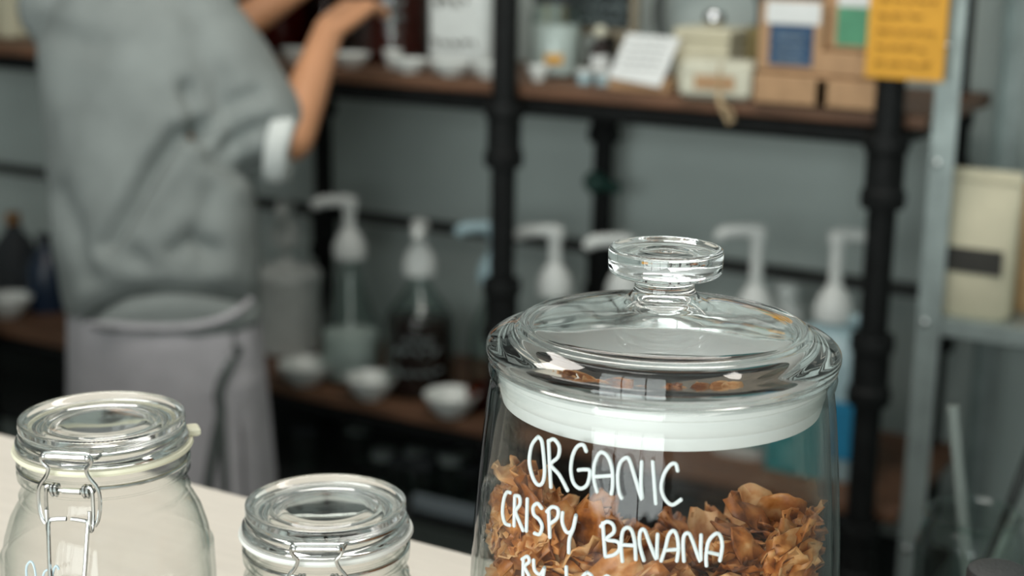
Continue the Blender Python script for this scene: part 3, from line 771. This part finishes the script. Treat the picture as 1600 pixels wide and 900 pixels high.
# dark bottles at the far left
for k, (px, py, y, R, H, lab) in enumerate(((28, 470, 2.66, .055, .20, 'dark bottle with brass cap on the shelf behind the white bowl'), (75, 470, 2.62, .05, .17, 'dark blue bottle on the shelf close to the sweatshirt'))):
    t = thing('bottle', lab, 'bottle', (jx(px, y, py), y, ZL))
    MB().lathe([(0, 0), (R, 0), (R, H * .62), (R * .8, H * .74), (.02, H * .9), (.018, H), (0, H)], 28).build('bottle_body', M['darkbox'] if k == 0 else mat('navy_bottle', (.008, .02, .045), .25), t)
    MB().lathe([(0, H - .004), (.019, H - .004), (.019, H + .022), (0, H + .024)], 24).build('cap', mat('brass_cap', (.5, .25, .1), .35, metal=.8) if k == 0 else M['darkbox'], t)
# bottom shelf: jars on their sides behind the rail
for k, (px, py) in enumerate(((628, 770), (652, 762), (690, 758), (720, 778), (660, 812), (705, 832), (735, 828), (560, 745), (480, 730), (600, 800))):
    y = 2.52 + .03 * (k % 4) + (0 if py < 790 else -.02)
    p_ = ony(px, py, y); zb = ZL * 0 + 0.40
    t = thing('preserving_jar', 'glass jar with a grey steel lid on the dark bottom shelf' if k % 2 else 'glass jar with a black lid on the dark bottom shelf', 'jar', (p_[0] + .0, y, zb), 0, 'jars on the bottom shelf')
    H = .07 + .012 * (k % 3)
    MB().lathe(shell([(.026, 0), (.030, .004), (.030, H - .016), (.025, H - .006), (.025, H)], .002, .004), 24).build('jar_body', M['bottleglass'], t)
    MB().lathe([(0, H - .008), (.0275, H - .008), (.0275, H + .006), (.026, H + .008), (0, H + .008)], 24).build('jar_lid', M['galv'] if k % 2 else M['darkbox'], t)

# ---- upper shelf, left to right
def plain_jug(x, y, R, H, label, glass, liq, mk=None, z0=ZU, fill_=0.72):
    root = thing('glass_jug', label, 'jug', (x, y, z0), 0)
    prof = [(R * .9, 0), (R, .008), (R, H * .62), (R * .9, H * .74), (.024, H * .9), (.021, H)]
    MB().lathe(shell(prof, .003, .006), 36).build('jug_body', M[glass], root)
    MB().lathe([(0, .0065), (R * .86, .0065), (R - .005, .014), (R - .005, H * fill_ * .85), (0, H * fill_ * .86)], 32).build('liquid', M[liq], root)
    MB().lathe([(0, H - .01), (.025, H - .01), (.026, H + .016), (0, H + .018)], 24).build('cap', M['plastic'], root)
    return root
plain_jug(jx(430, 2.66, 40), 2.66, .085, .29, 'amber jug behind the forearms on the upper shelf', 'amberglass', 'amberliq')
t = plain_jug(jx(510, 2.72, 40), 2.72, .06, .27, 'slim dark amber jug between the two big jugs', 'amberglass', 'brownliq')
t = plain_jug(jx(616, 2.66, 40), 2.66, .089, .30, 'dark red jug with white handwriting on the upper shelf', 'bottleglass', 'darkred')
mb = MB()
for k, zz in enumerate((.125, .10)):
    for i in range(3):
        a = FRONT - .3 + .22 * i
        mb.tube([((.0898) * math.cos(a + .03 * j), .0898 * math.sin(a + .03 * j), zz + random.uniform(-.007, .007)) for j in range(6)], .0016, 5)
mb.build('handwriting', M['chalkline'], t)
t = thing('storage_canister', 'pale square canister with dark handwriting left of the middle post', 'canister', (jx(737, 2.62, 60), 2.62, ZU))
MB().loft([((0, 0, 0), .07, .062), ((0, 0, .008), .073, .065), ((0, 0, .20), .073, .065), ((0, 0, .215), .06, .055)], 32, 5).build('canister_body', M['mint'] if 0 else M['plastic'], t)
MB().box((0, 0, .225), (.12, .11, .03), .006).build('lid', M['plastic'], t)
mb = MB(); scribble(mb, -.045, .03, .135, -.0665, .012, 3, .002); scribble(mb, -.03, .01, .165, -.0665, .010, 4, .002); scribble(mb, -.055, .05, .055, -.0665, .008, 5, .0018)
mb.build('handwriting', M['ink'], t)
g = 'white dishes on the upper shelf'
for px, py, y, R, h, lab in ((458, 78, 2.50, .026, .030, 'little white dish left of the forearm'), (548, 88, 2.50, .040, .028, 'white dish right of the forearm under the dark red jug'), (614, 68, 2.54, .020, .036, 'small white cup in front of the dark red jug'),
                             (640, 92, 2.485, .040, .026, 'shallow white dish at the foot of the dark red jug'), (706, 100, 2.485, .044, .028, 'shallow white dish under the handwritten canister'), (764, 108, 2.49, .036, .030, 'white dish touching the middle post'), (842, 85, 2.50, .022, .03, 'small white dish just right of the middle post')):
    bowl(jx(px, y, py), y, ZU, R, h, lab, g, 'dish')
t = thing('glass_jar', 'white-filled glass jar with an orange sticker', 'jar', (jx(868, 2.60, 70), 2.60, ZU))
MB().lathe(shell([(.044, 0), (.050, .005), (.050, .115), (.042, .130), (.042, .142)], .0025, .005), 36).build('jar_body', M['bottleglass'], t)
MB().lathe([(0, .006), (.043, .006), (.0465, .012), (.0465, .098), (0, .1)], 32).build('contents', M['white'], t)
MB().lathe([(0, .138), (.044, .138), (.044, .156), (0, .158)], 32).build('jar_lid', M['darkbox'], t)
curved_label(.050, .028, .046, FRONT - .42, FRONT + .25).build('sticker', M['orange'], t)
t = thing('spoon', 'pale scoop standing upright behind the white-filled jar', 'spoon', (jx(855, 2.70, 40), 2.70, ZU))
MB().tube([(0, 0, 0), (0, 0, .12)], .006, 10).build('spoon_handle', M['cream'], t); MB().ball((0, 0, .15), (.02, .012, .034)).build('spoon_bowl', M['cream'], t)
t = thing('carton', 'pale carton at the far end of the upper shelf beyond the person', 'box', (jx(12, 2.6, 50), 2.6, ZU))
MB().box((0, 0, .06), (.11, .08, .12), .004).build('carton_body', M['creambag'], t); MB().box((0, 0, .121), (.10, .012, .002)).build('tape', M['kraft'], t)
# chalkboard on feet
cx = jx(938, 2.72, 20)
t = thing('chalkboard', 'small chalkboard in a pale wooden frame with chalk writing', 'chalkboard', (cx, 2.72, ZU))
zb = float(ony(938, 50, 2.72)[2]) - ZU
MB().box((0, 0, zb + .075), (.150, .010, .146)).build('slate', M['chalk'], t)
for nm, c_, d_ in (('frame_bar', (0, -.003, zb), (.166, .016, .014)), ('frame_bar', (0, -.003, zb + .15), (.166, .016, .014)), ('frame_bar', (-.077, -.003, zb + .075), (.014, .016, .136)), ('frame_bar', (.077, -.003, zb + .075), (.014, .016, .136))):
    MB().box(c_, d_, .002).build(nm, M['framewood'], t)
for sx in (-1, 1): MB().box((sx * .05, .002, zb / 2), (.012, .03, zb), .002).build('foot', M['framewood'], t)
mb = MB()
for k in range(5): scribble(mb, -.058, .055, zb + .024 + .025 * k, -.006, .006, 40 + k, .0016)
mb.build('chalk_writing', M['chalkline'], t)
t = thing('bottle', 'small dark bottle with pale stopper in front of the chalkboard', 'bottle', (jx(937, 2.62, 90), 2.62, ZU))
MB().lathe([(0, 0), (.021, 0), (.022, .004), (.022, .055), (.010, .068), (.009, .078), (0, .078)], 28).build('bottle_body', M['brownliq'], t)
MB().ball((0, 0, .088), .0125).build('stopper', M['cream'], t)
curved_label(.022, .018, .045, FRONT - .8, FRONT + .9).build('label', M['white'], t)
for px, y, lab in ((914, 2.52, 'tiny pale tub left of the white card'), (944, 2.52, 'tiny pale tub touching the white card')):
    t = thing('tub', lab, 'tub', (jx(px, y, 118), y, ZU), 0, 'tiny tubs')
    MB().lathe([(0, 0), (.014, 0), (.016, .02), (0, .02)], 24).build('tub_body', M['mint'], t); MB().lathe([(0, .019), (.0175, .019), (.0175, .027), (0, .028)], 24).build('tub_lid', M['plastic'], t)
# leaning white card on a kraft block
cx = jx(1003, 2.475, 140)
t = thing('price_card', 'white printed card leaning back on a kraft block', 'card', (cx, 2.462, ZU))
MB().box((0, .012, .012), (.118, .035, .024), .002).build('card_block', M['kraft'], t)
a_ = 0.55; P = []
lean = lambda u, s_, o_: (u + s_ * .13, -.010 + s_ * math.sin(a_) + o_ * math.cos(a_), .022 + s_ * math.cos(a_) - o_ * math.sin(a_))
mb = MB(); v = [lean(u, s_, o_) for o_ in (-.001, .001) for u, s_ in ((-.055, 0), (.05, -.012), (.05, .085), (-.055, .088))]
mb.add(v, [(0, 1, 2, 3), (7, 6, 5, 4), (0, 4, 5, 1), (1, 5, 6, 2), (2, 6, 7, 3), (3, 7, 4, 0)]).build('card', M['white'], t, smooth=False)
mb = MB()
for k in range(5):
    s_ = .072 - .013 * k; u = -.040
    while u < .03:
        mb.tube([lean(u, s_, -.0016), lean(u + .014, s_, -.0016)], .0011, 5); u += .019
mb.build('print', M['hoop'], t)
# cream wrapped soap bars tied with twine
cx = jx(1133, 2.50, 140)
t = thing('soap_bar', 'cream lace-wrapped soap bar tied with twine at the shelf edge', 'soap', (cx + .004, 2.465, ZU), math.radians(8))
MB().box((0, 0, .032), (.126, .07, .064), .008).build('wrapper', M['cream'], t)
MB().box((0, -.0362, .028), (.07, .002, .024), .0005).build('label', M['kraft'], t)
mb = MB().tube([(0.01, -.0395, .058), (0.01, -.0405, .028), (0.01, -.040, -.0)], .0022, 6); mb.tube([(.01, -.0395, .0585), (.01, .039, .0585)], .0022, 6)
mb.tube(smooth_path([(.008, -.042, .01), (.014, -.047, -.005), (.024, -.050, -.022), (.034, -.051, -.038)], 4), .0038, 6); mb.tube(smooth_path([(.012, -.042, .01), (.020, -.048, -.006), (.035, -.050, -.016), (.040, -.051, -.034)], 4), .003, 6)
mb.build('twine', M['twine'], t)
cx = jx(1122, 2.60, 70)
t = thing('gift_box', 'cream box topped with an added highlight ball behind the soap bar', 'box', (cx, 2.57, ZU))
MB().box((0, 0, .045), (.105, .09, .09), .004).build('box_base', M['creambag'], t); MB().box((0, 0, .10), (.109, .094, .022), .004).build('box_lid', M['creambag'], t)
MB().ball((0.012, -.02, .128), .020, 20, 14).build('knob', mat('highlight_ball', (.75, .76, .78), .08, metal=1), t)  # mirror ball added to catch the lamps, standing in for a cellophane highlight
cx = jx(1180, 2.63, 70)
tag(MB().box((0, 0, .055), (.06, .07, .11), .003).build('ochre_box', M['olive'], None, loc=(cx, 2.64, ZU)), 'dark ochre box between the cream box and kraft pouch', 'box')
# hoop leaning on the wall
a0 = ony(1115, 75, 2.89)
mb = MB().tube([(.112 * math.cos(a), 0, .118 + .112 * math.sin(a)) for a in np.linspace(0, 2 * PI, 49)[:-1]], .011, 10, closed=True)
tag(mb.build('hoop', M['hoop'], None, loc=(a0[0], 2.86, ZU)), 'dark grey hoop leaning on the wall behind the cream boxes', 'hoop')
# kraft pouch and boxes
def card_box(px, py, y, w, d, h, z, label, labels=(), mt='kraft', nm='kraft_box', group='kraft boxes on the upper shelf'):
    root = thing(nm, label, 'box', (jx(px, y, py), y, z), 0, group)
    MB().box((0, 0, h / 2), (w, d, h), .003).build('carton', M[mt], root)
    MB().box((0, 0, h + .0006), (w * .94, .012, .0012)).build('tape', M['twine'], root)
    for nm2, lm, z0, z1, x0, x1 in labels: MB().box(((x0 + x1) / 2, -d / 2 - .0007, (z0 + z1) / 2), (x1 - x0, .0014, z1 - z0)).build(nm2, M[lm], root)
    return root
t = card_box(1247, 155, 2.468, .130, .08, .050, ZU, 'wide kraft box under the kraft box with navy label')
t = card_box(1332, 160, 2.468, .104, .08, .048, ZU, 'kraft box beside the right post, lowest of its stack')
t = card_box(1334, 110, 2.475, .100, .08, .040, ZU + .0502, 'flat kraft box in the middle of the stack by the right post')
t = card_box(1246, 70, 2.472, .112, .07, .118, ZU + .0522, 'upright kraft box with white and navy label', [('label', 'white', .080, .118 - .002, -.044, .050), ('label', 'blue', .012, .079, -.036, .040)])
mb = MB()
for k in range(3): mb.box((0, -.0368, .060 - .018 * k), (.05, .0006, .004))
mb.build('label_print', M['steelblue'], t)
t = card_box(1337, 45, 2.490, .090, .06, .120, ZU + .0925, 'upright kraft box with white and green label', [('label', 'white', .071, .10, -.022, .04), ('label', 'green', .008, .070, -.022, .04)])
t = card_box(1270, 0, 2.62, .13, .09, .20, ZU, 'tall dark box behind the navy-labelled kraft box', mt='darkbox', nm='dark_box', group=None)
# orange handwritten sheet hung on the right post
o1, o2 = ony(1358, 2, 2.384), ony(1472, 128, 2.384)
cx, zc0 = (o1[0] + o2[0]) / 2, float(o2[2])
t = thing('paper_sign', 'orange handwritten paper sheet hanging on the right pipe post', 'sign', (cx, 2.384, zc0))
ww = float(o2[0] - o1[0]); hh = .19
P = [[(u * ww, -.004 * math.cos(3 * u) + .003, v_ * hh) for u in np.linspace(-.5, .5, 9)] for v_ in np.linspace(0, 1, 9)]
mb = MB().grid(P); mb.grid([[(x, y + .0008, z) for x, y, z in r_][::-1] for r_ in P]); mb.build('paper', M['orange'], t)
mb = MB()
for k in range(7): scribble(mb, -.045, .045 - .012 * (k % 2), .024 + .0245 * k, -.0026, .0035, 60 + k, .0014)
mb.build('handwriting', M['brownink'], t)

# ================================================================== GALVANISED RACK at right
gx, gy = -0.659, 2.42
t = thing('metal_rack', 'galvanised slotted-angle rack at the right by the wall', 'shelving', (-.2, 2.63, 0))
def angle_post(x, y, sx, sy, mt):
    mb = MB(); mb.box((x + sx * .019 + .2, y - 2.63, 1.1), (.038, .0025, 2.2)); mb.box((x + .2, y + sy * .019 - 2.63, 1.1), (.0025, .038, 2.2))
    p_ = mb.build('rack_post', mt, t, smooth=False)
    return p_
for x, sx in ((gx, 1), (.28, -1)):
    for y, sy in ((2.42, 1), (2.86, -1)):
        p_ = angle_post(x, y, sx, sy, M['galv'])
        if sy > 0:
            for z in (.335, .56, .955, 1.215, 1.40):
                mb = MB().lathe([(0, 0), (.006, 0), (.006, .004), (.003, .006), (0, .006)], 12)
                mb.v = [(x + .2 + sx * .012 + q[0], y - 2.63 - .0013 - q[2], z + q[1]) for q in mb.v]
                mb.build('bolt', M['chrome'], p_)
for z in (.30, .965, 1.75):
    MB().box(((gx + .28) / 2 + .2, 2.64 - 2.63, z - .016), (.28 - gx - .006, .432, .032), .003).build('rack_shelf', M['galv'], t)
# gusset strap from black post towards the rack
# bags
def pouch(px, y, w, h, z, label, mt, band=None, rot=0.0):
    root = thing('paper_bag', label, 'bag', (jx(px, y, 360), y, z), rot)
    rings = [((0, 0, 0), w * .46, .030), ((0, 0, .006), w * .49, .034), ((0, 0, h * .35), w * .5, .036), ((0, 0, h * .7), w * .5, .024), ((0, 0, h * .88), w * .5, .007), ((0, 0, h), w * .5, .003)]
    MB().loft(rings, 40, 3.2).build('bag_body', M[mt], root)
    MB().box((0, -.0075, h * .93), (w * .98, .003, .004), .001).build('seal_line', M[mt], root)
    if band:
        z0, z1 = band
        MB().box((0, -.0362, (z0 + z1) / 2), (w * .78, .004, z1 - z0)).build('label_band', M['baglabel'], root)
    return root
pouch(1524, 2.475, .140, .238, .9655, 'cream paper pouch with a charcoal label band on the metal rack', 'creambag', (.075, .115))
pouch(1640, 2.56, .12, .21, .9655, 'tan paper pouch cut off at the right frame edge', 'tanbag')

# bench with a jar of glass straws
pj = at(1522, 800, 1.55)
bz = 0.74
t = thing('workbench', 'low dark workbench behind the counter at right', 'table', (-.25, 1.5, 0))
MB().box((0.1, 0, bz - .02), (.95, .5, .04), .003).build('bench_top', M['bench'], t)
for sx in (-.33, .53):
    for sy in (-.21, .21): MB().box((sx, sy, (bz - .04) / 2), (.05, .05, bz - .0405)).build('leg', M['bench'], t)
hj = float(pj[2]) - bz
t = thing('straw_jar', 'clear glass jar holding glass straws at the right', 'jar', (pj[0], pj[1], bz))
MB().lathe(shell([(.045, 0), (.052, .005), (.055, .03), (.055, hj - .04), (.05, hj - .02), (.044, hj - .012), (.044, hj - .004), (.047, hj)], .003, .006), 48).build('jar_body', M['bottleglass'], t)
MB().tube([(.0475 * math.cos(a), .0475 * math.sin(a), hj - .003) for a in np.linspace(0, 2 * PI, 33)[:-1]], .003, 8, closed=True).build('jar_rim', M['bottleglass'], t)
M['strawglass'] = mat('frosted_straw', (0.30, 0.34, 0.32), 0.35, var=0.05)
def straw(p_top, p_bot, r, label, mt):
    p_top, p_bot = np.array(p_top), np.array(p_bot); d = p_top - p_bot; L_ = np.linalg.norm(d)
    o = MB().lathe([(r, 0), (r, L_), (r * .68, L_), (r * .68, 0)], 20, close=True).build('drinking_straw', mt, None, loc=p_bot)
    o.rotation_mode = 'QUATERNION'; o.rotation_quaternion = Vector(d).to_track_quat('Z', 'Y')
    return tag(o, label, 'straw', 'straws in the glass jar')
jb = np.array([pj[0], pj[1], bz])
def inj(dx, dy, z): return jb + _R0 * dx + _FH * dy + np.array([0, 0, z])
straw(at(1489, 636, 1.555), inj(.030, .0, .012), .0058, 'tall glass straw rising clear above the straw jar', M['strawglass'])
straw(at(1592, 800, 1.60), inj(-.030, .02, .012), .0058, 'glass straw leaning right at the straw jar rim', M['strawglass'])
straw(at(1612, 700, 1.60), inj(-.020, .03, .012), .0058, 'dark straw leaning right out of the straw jar', mat('dark_straw', (.03, .035, .033), .4))

# ================================================================== PERSON
DP = 2.70
hip = at(258, 520, DP)
PR = np.array([hip[0], hip[1], 0.0])
person = thing('person', 'person in a grey sweatshirt and apron reaching to the upper shelf, back turned', 'person', PR)
Lc = lambda p_: np.array(p_) - PR
def fused(mb, voxel, smooth_it=6):
    """fuse overlapping closed pieces into one continuous surface"""
    me = mb.data('tmp'); o = bpy.data.objects.new('tmp', me); COL.objects.link(o)
    r_ = o.modifiers.new('r', 'REMESH'); r_.mode = 'VOXEL'; r_.voxel_size = voxel
    s_ = o.modifiers.new('s', 'SMOOTH'); s_.iterations = smooth_it; s_.factor = .5
    dg = bpy.context.evaluated_depsgraph_get(); out = bpy.data.meshes.new_from_object(o.evaluated_get(dg))
    bpy.data.objects.remove(o); bpy.data.meshes.remove(me)
    out.shade_smooth(); return out
c0, c1, c2 = Lc(at(196, 0, DP)), Lc(at(236, 300, DP)), Lc(at(255, 500, DP))
def cz(z):
    zs = [c2[2], c1[2], c0[2]]
    return np.array([np.interp(z, zs, [c2[0], c1[0], c0[0]]), np.interp(z, zs, [c2[1], c1[1], c0[1]]), z])
shR = Lc(at(296, 24, DP - .02)); elR = Lc(at(454, 214, DP - .05)); wrR = Lc(at(514, 46, DP + .08))
shL = Lc(at(98, 12, DP + .04)); elL = Lc(at(300, 88, DP + .24)); wrL = Lc(at(478, -28, DP + .34))
top = cz(1.43)
neck, headc = top + np.array([0.0, .02, .10]), top + np.array([.01, .06, .235])
bd = MB()
def hand(mb, wr, d, n, s):
    d, n, s = (np.array(q) / np.linalg.norm(q) for q in (d, n, s))
    for k in range(4):   # palm as four metacarpal rays
        o_ = (k - 1.5) * .019
        mb.chain([wr + s * o_ * .6, wr + d * .045 + s * o_ * .9, wr + d * .088 + s * o_], [.017, .015, .0125], 10)
    for k, L_ in enumerate((.070, .078, .073, .058)):
        b = wr + d * (.090 - .004 * abs(k - 1.2)) + s * (k - 1.5) * .0195
        j1 = b + (d * .93 + n * .35) * L_ * .45; j2 = j1 + (d * .65 + n * .75) * L_ * .32; j3 = j2 + (d * .35 + n * .92) * L_ * .25
        mb.chain([b, j1, j2, j3], [.0098, .0092, .0084, .0074], 10)
    b = wr + d * .025 - s * .026
    j1 = b + (d * .6 - s * .75 + n * .3) * .038; j2 = j1 + (d * .85 - s * .25 + n * .4) * .030; j3 = j2 + (d * .9 + n * .35) * .024
    mb.chain([b, j1, j2, j3], [.0145, .0120, .0105, .0088], 10)
# trunk, neck, head, limbs
bd.loft([(cz(.80) * [1, 1, 0] + [0, 0, .80], .15, .11), (cz(.95), .155, .11), (cz(1.12), .145, .10), (cz(1.30), .142, .09), (cz(1.40), .148, .085), (cz(1.46) + [0, .0, 0], .10, .075)], 28)
bd.chain([top + np.array([0, 0, .0]), neck, headc - [0, .02, .08]], [.06, .055, .056])
bd.ball(headc, (.074, .094, .112), 24, 16); bd.ball(headc + [0, .035, -.06], (.052, .055, .05), 18, 12)      # skull and jaw
bd.chain([headc + [0, .092, .012], headc + [0, .112, -.022]], [.009, .014])                                     # nose
for sx in (-1, 1):
    bd.ball(headc + [sx * .077, -.005, -.008], (.012, .020, .032), 12, 8)                                        # ears
    bd.chain([headc + [sx * .017, .088, -.062], headc + [0, .095, -.060]], [.007, .0085])                        # lips
    hp = np.array([sx * .085, 0, .84]); kn = np.array([sx * .10, .03, .47]); an = np.array([sx * .105, .0, .09])
    bd.chain([hp, (hp + kn) / 2 + [0, .01, 0], kn, kn * .6 + an * .4 + [0, -.015, 0], an], [.088, .078, .056, .056, .040])
    bd.chain([an - [0, .03, .045], an + [0, .09, -.055], an + [0, .15, -.062]], [.036, .034, .026])
for sh, el, wr in ((shR, elR, wrR), (shL, elL, wrL)):
    bd.chain([sh, (sh + el) / 2, el, el * .65 + wr * .35, wr], [.034, .034, .042, .039, .027])
tipR = Lc(at(606, -28, DP + .19)); tipL = Lc(at(590, -85, DP + .40))
for wr, tip, sgn in ((wrR, tipR, -1), (wrL, tipL, 1)):
    d = tip - wr; d /= np.linalg.norm(d); s_ = np.cross(d, [0, 0, 1]); s_ /= np.linalg.norm(s_); n_ = np.cross(s_, d)
    n_ = -n_ if n_[2] > 0 else n_
    hand(bd, wr, d, n_, s_ * -sgn)
me = fused(bd, .0045, 3); me.materials.append(M['skin']); link('body', me, person)
for sx in (-1, 1):
    MB().ball(headc + [sx * .030, .083, .008], (.013, .010, .009), 14, 10).build('eye', M['eye'], person)
    MB().tube([headc + [sx * .014, .094, .024], headc + [sx * .032, .092, .029], headc + [sx * .047, .080, .024]], .003, 6).build('eyebrow', M['hair'], person)
hr = MB().ball(headc + [0, -.016, .018], (.083, .098, .112), 24, 16); hr.ball(headc + [0, -.10, -.01], (.042, .045, .05), 16, 10)
hv = [q for q in hr.v]; me = fused(hr, .006, 2); me.materials.append(M['hair']); link('hair', me, person)

# sweatshirt: trunk and baggy sleeves fused, then creased
sw = MB()
zh = .895
sw.loft([(cz(zh), .190, .142), (cz(.93), .194, .146), (cz(.965), .197, .148), (cz(1.0), .203, .152), (cz(1.06), .204, .150), (cz(1.14), .202, .145), (cz(1.25), .196, .138), (cz(1.34), .192, .130), (cz(1.40), .180, .118), (cz(1.44), .150, .10), (cz(1.475), .085, .075)], 40)
cfR = Lc(at(434, 224, DP - .05))
sw.chain([shR, shR * .55 + cfR * .45], [.080, .084], 20); m1 = shR * .55 + cfR * .45; m2 = m1 * .35 + cfR * .65 + [0, 0, -.008]
sw.tube([m1, m2, cfR], [.084, .080, .066], 24); sw.ball(m2, .080, 20, 12)
sw.chain([shL, shL * .5 + elL * .5, elL], [.080, .075, .066], 16)
me = fused(sw, .008, 8)
n = len(me.vertices); co = np.empty(n * 3); no = np.empty(n * 3)
me.vertices.foreach_get('co', co); me.vertex_normals.foreach_get('vector', no)
co = co.reshape(-1, 3); no = no.reshape(-1, 3)
wv = co + PR - CAM; dep = wv @ CF; sx_ = 800 + FPX * (wv @ CR) / dep; sy_ = 450 - FPX * (wv @ CU) / dep
facing = np.clip(-(no * wv).sum(1) / np.linalg.norm(wv, axis=1), 0, 1) ** .5
def seg_dist(poly):
    best = np.full(n, 1e9)
    for (x0, y0), (x1, y1) in zip(poly[:-1], poly[1:]):
        dx, dy = x1 - x0, y1 - y0; tt = np.clip(((sx_ - x0) * dx + (sy_ - y0) * dy) / (dx * dx + dy * dy), 0, 1)
        best = np.minimum(best, np.hypot(sx_ - x0 - tt * dx, sy_ - y0 - tt * dy))
    return best
off = np.zeros(n)
tieline = [(112, 522), (132, 503), (154, 483), (196, 460), (261, 452), (327, 457), (378, 466), (400, 470)]
for poly, wdt, dp in (([(292, 140), (302, 175), (314, 206)], 12, .018), ([(312, 204), (276, 214), (238, 264), (202, 326), (168, 384)], 13, .030), ([(312, 206), (332, 246), (368, 268), (425, 262)], 14, .017),
                      ([(330, 192), (365, 160), (400, 148)], 13, .013), ([(350, 228), (385, 206), (420, 194)], 13, .014), ([(272, 392), (300, 376), (334, 392)], 15, .018), ([(92, 300), (122, 370), (140, 430)], 16, .012),
                      ([(330, 300), (312, 360), (318, 420)], 18, .008), ([(210, 400), (240, 420), (290, 425)], 15, .008), ([(60, 40), (110, 60), (150, 70)], 20, .007), ([(352, 120), (330, 165)], 14, .006), (tieline, 13, .016)):
    d_ = seg_dist(poly); off -= dp * np.exp(-(d_ / wdt) ** 2) - dp * .22 * np.exp(-((d_ - wdt * 2.4) / (wdt * 1.2)) ** 2)
off *= facing
ripple = .0022 * np.sin(31 * co[:, 0] + 9 * co[:, 2]) * np.sin(23 * co[:, 2] + 11 * co[:, 1])
co2 = co + no * (off + ripple)[:, None]
me.vertices.foreach_set('co', co2.ravel()); me.update(); me.materials.append(M['sweater'])
link('sweatshirt', me, person); sweat = me
# turned-back pale cuffs
for c_, d, r0 in ((cfR, Lc(at(475, 232, DP - .05)) - cfR, .066), (elL, (wrL - elL) * .6 + (elL - shL) * .4, .062)):
    d = d / np.linalg.norm(d)
    MB().tube([c_ - d * .010, c_ - d * .004, c_ + d * .012, c_ + d * .026, c_ + d * .029, c_ + d * .022, c_ - d * .008], [r0 * .98, r0 * 1.06, r0 * 1.07, r0 * .98, r0 * .90, r0 * .84, r0 * .80], 30).build('sleeve_cuff', M['cuff'], person)
# trousers
tr = MB()
tr.loft([(np.array([0, 0, .70]), .165, .12), (cz(.84) * [1, 1, 0] + [0, 0, .84], .180, .132), (cz(.92), .172, .125)], 32)
for sx in (-1, 1):
    hp = np.array([sx * .088, 0, .80]); kn = np.array([sx * .10, .03, .47]); an = np.array([sx * .105, .0, .10])
    tr.chain([hp, kn, an], [.102, .082, .066], 18)
me = fused(tr, .009, 6); me.materials.append(M['apron']); link('trousers', me, person)
# wrap-around apron, open in a slit behind the right hip
phs = math.atan2(*(np.array(Lc(at(352, 560, DP - .1)))[[1, 0]]))
def wrap(a, z):
    k = (zh + .03 - z) / .45
    rx, ry = .184 + .024 * k, .137 + .034 * k
    w_ = 1 + .018 * math.sin(7 * a + 3) * min(1, k * 2) + .010 * math.sin(13 * a)
    return cz(max(z, .86)) * [1, 1, 0] + [rx * w_ * math.cos(a), ry * w_ * math.sin(a), z]
P = [[wrap(a, z) for a in np.linspace(phs + .03, phs - .02 + 2 * PI, 70)] for z in np.linspace(zh + .012, .42, 26)]
mb = MB().grid(P); mb.grid([[q * [.978, .972, 1] for q in r_][::-1] for r_ in P]); ap = mb.build('apron', M['apron'], person)
# waist cord pressed into the sweatshirt, and the tie ends hanging down the apron
from mathutils.bvhtree import BVHTree
def draped(me, poly, rad, name, lift=.004, k=4, mt='cord'):
    bv = BVHTree.FromPolygons([v_.co[:] for v_ in me.vertices], [tuple(p_.vertices) for p_ in me.polygons]); pts = []
    for q in smooth_path([(*p_, 0) for p_ in poly], k):
        d = Vector(ray(q[0], q[1])).normalized(); hit = bv.ray_cast(Vector(CAM - PR), d)
        if hit[0] is not None: pts.append(np.array(hit[0] - d * lift))
    MB().tube(pts, rad, 8).build(name, M[mt], person)
draped(sweat, tieline[:-1], .0068, 'waist_cord', .001)
draped(sweat, [(133, 508), (170, 508), (222, 512), (293, 511), (345, 500), (378, 482), (391, 468)], .0065, 'waistband_roll', .002, mt='apron')
draped(ap.data, [(372, 540), (366, 558), (350, 588), (342, 615), (345, 645), (336, 690), (326, 750), (322, 800)], .0085, 'apron_tie')
draped(ap.data, [(345, 645), (349, 700), (352, 770)], .006, 'apron_tie')
for sx in (-1, 1):
    an = np.array([sx * .105, .0, .0])
    MB().loft([(an + [0, .05, 0.0], .048, .145), (an + [0, .05, .03], .050, .148), (an + [0, .04, .06], .046, .12), (an + [0, .0, .095], .044, .058)], 24, 2.4).build('shoe', M['shoe'], person)
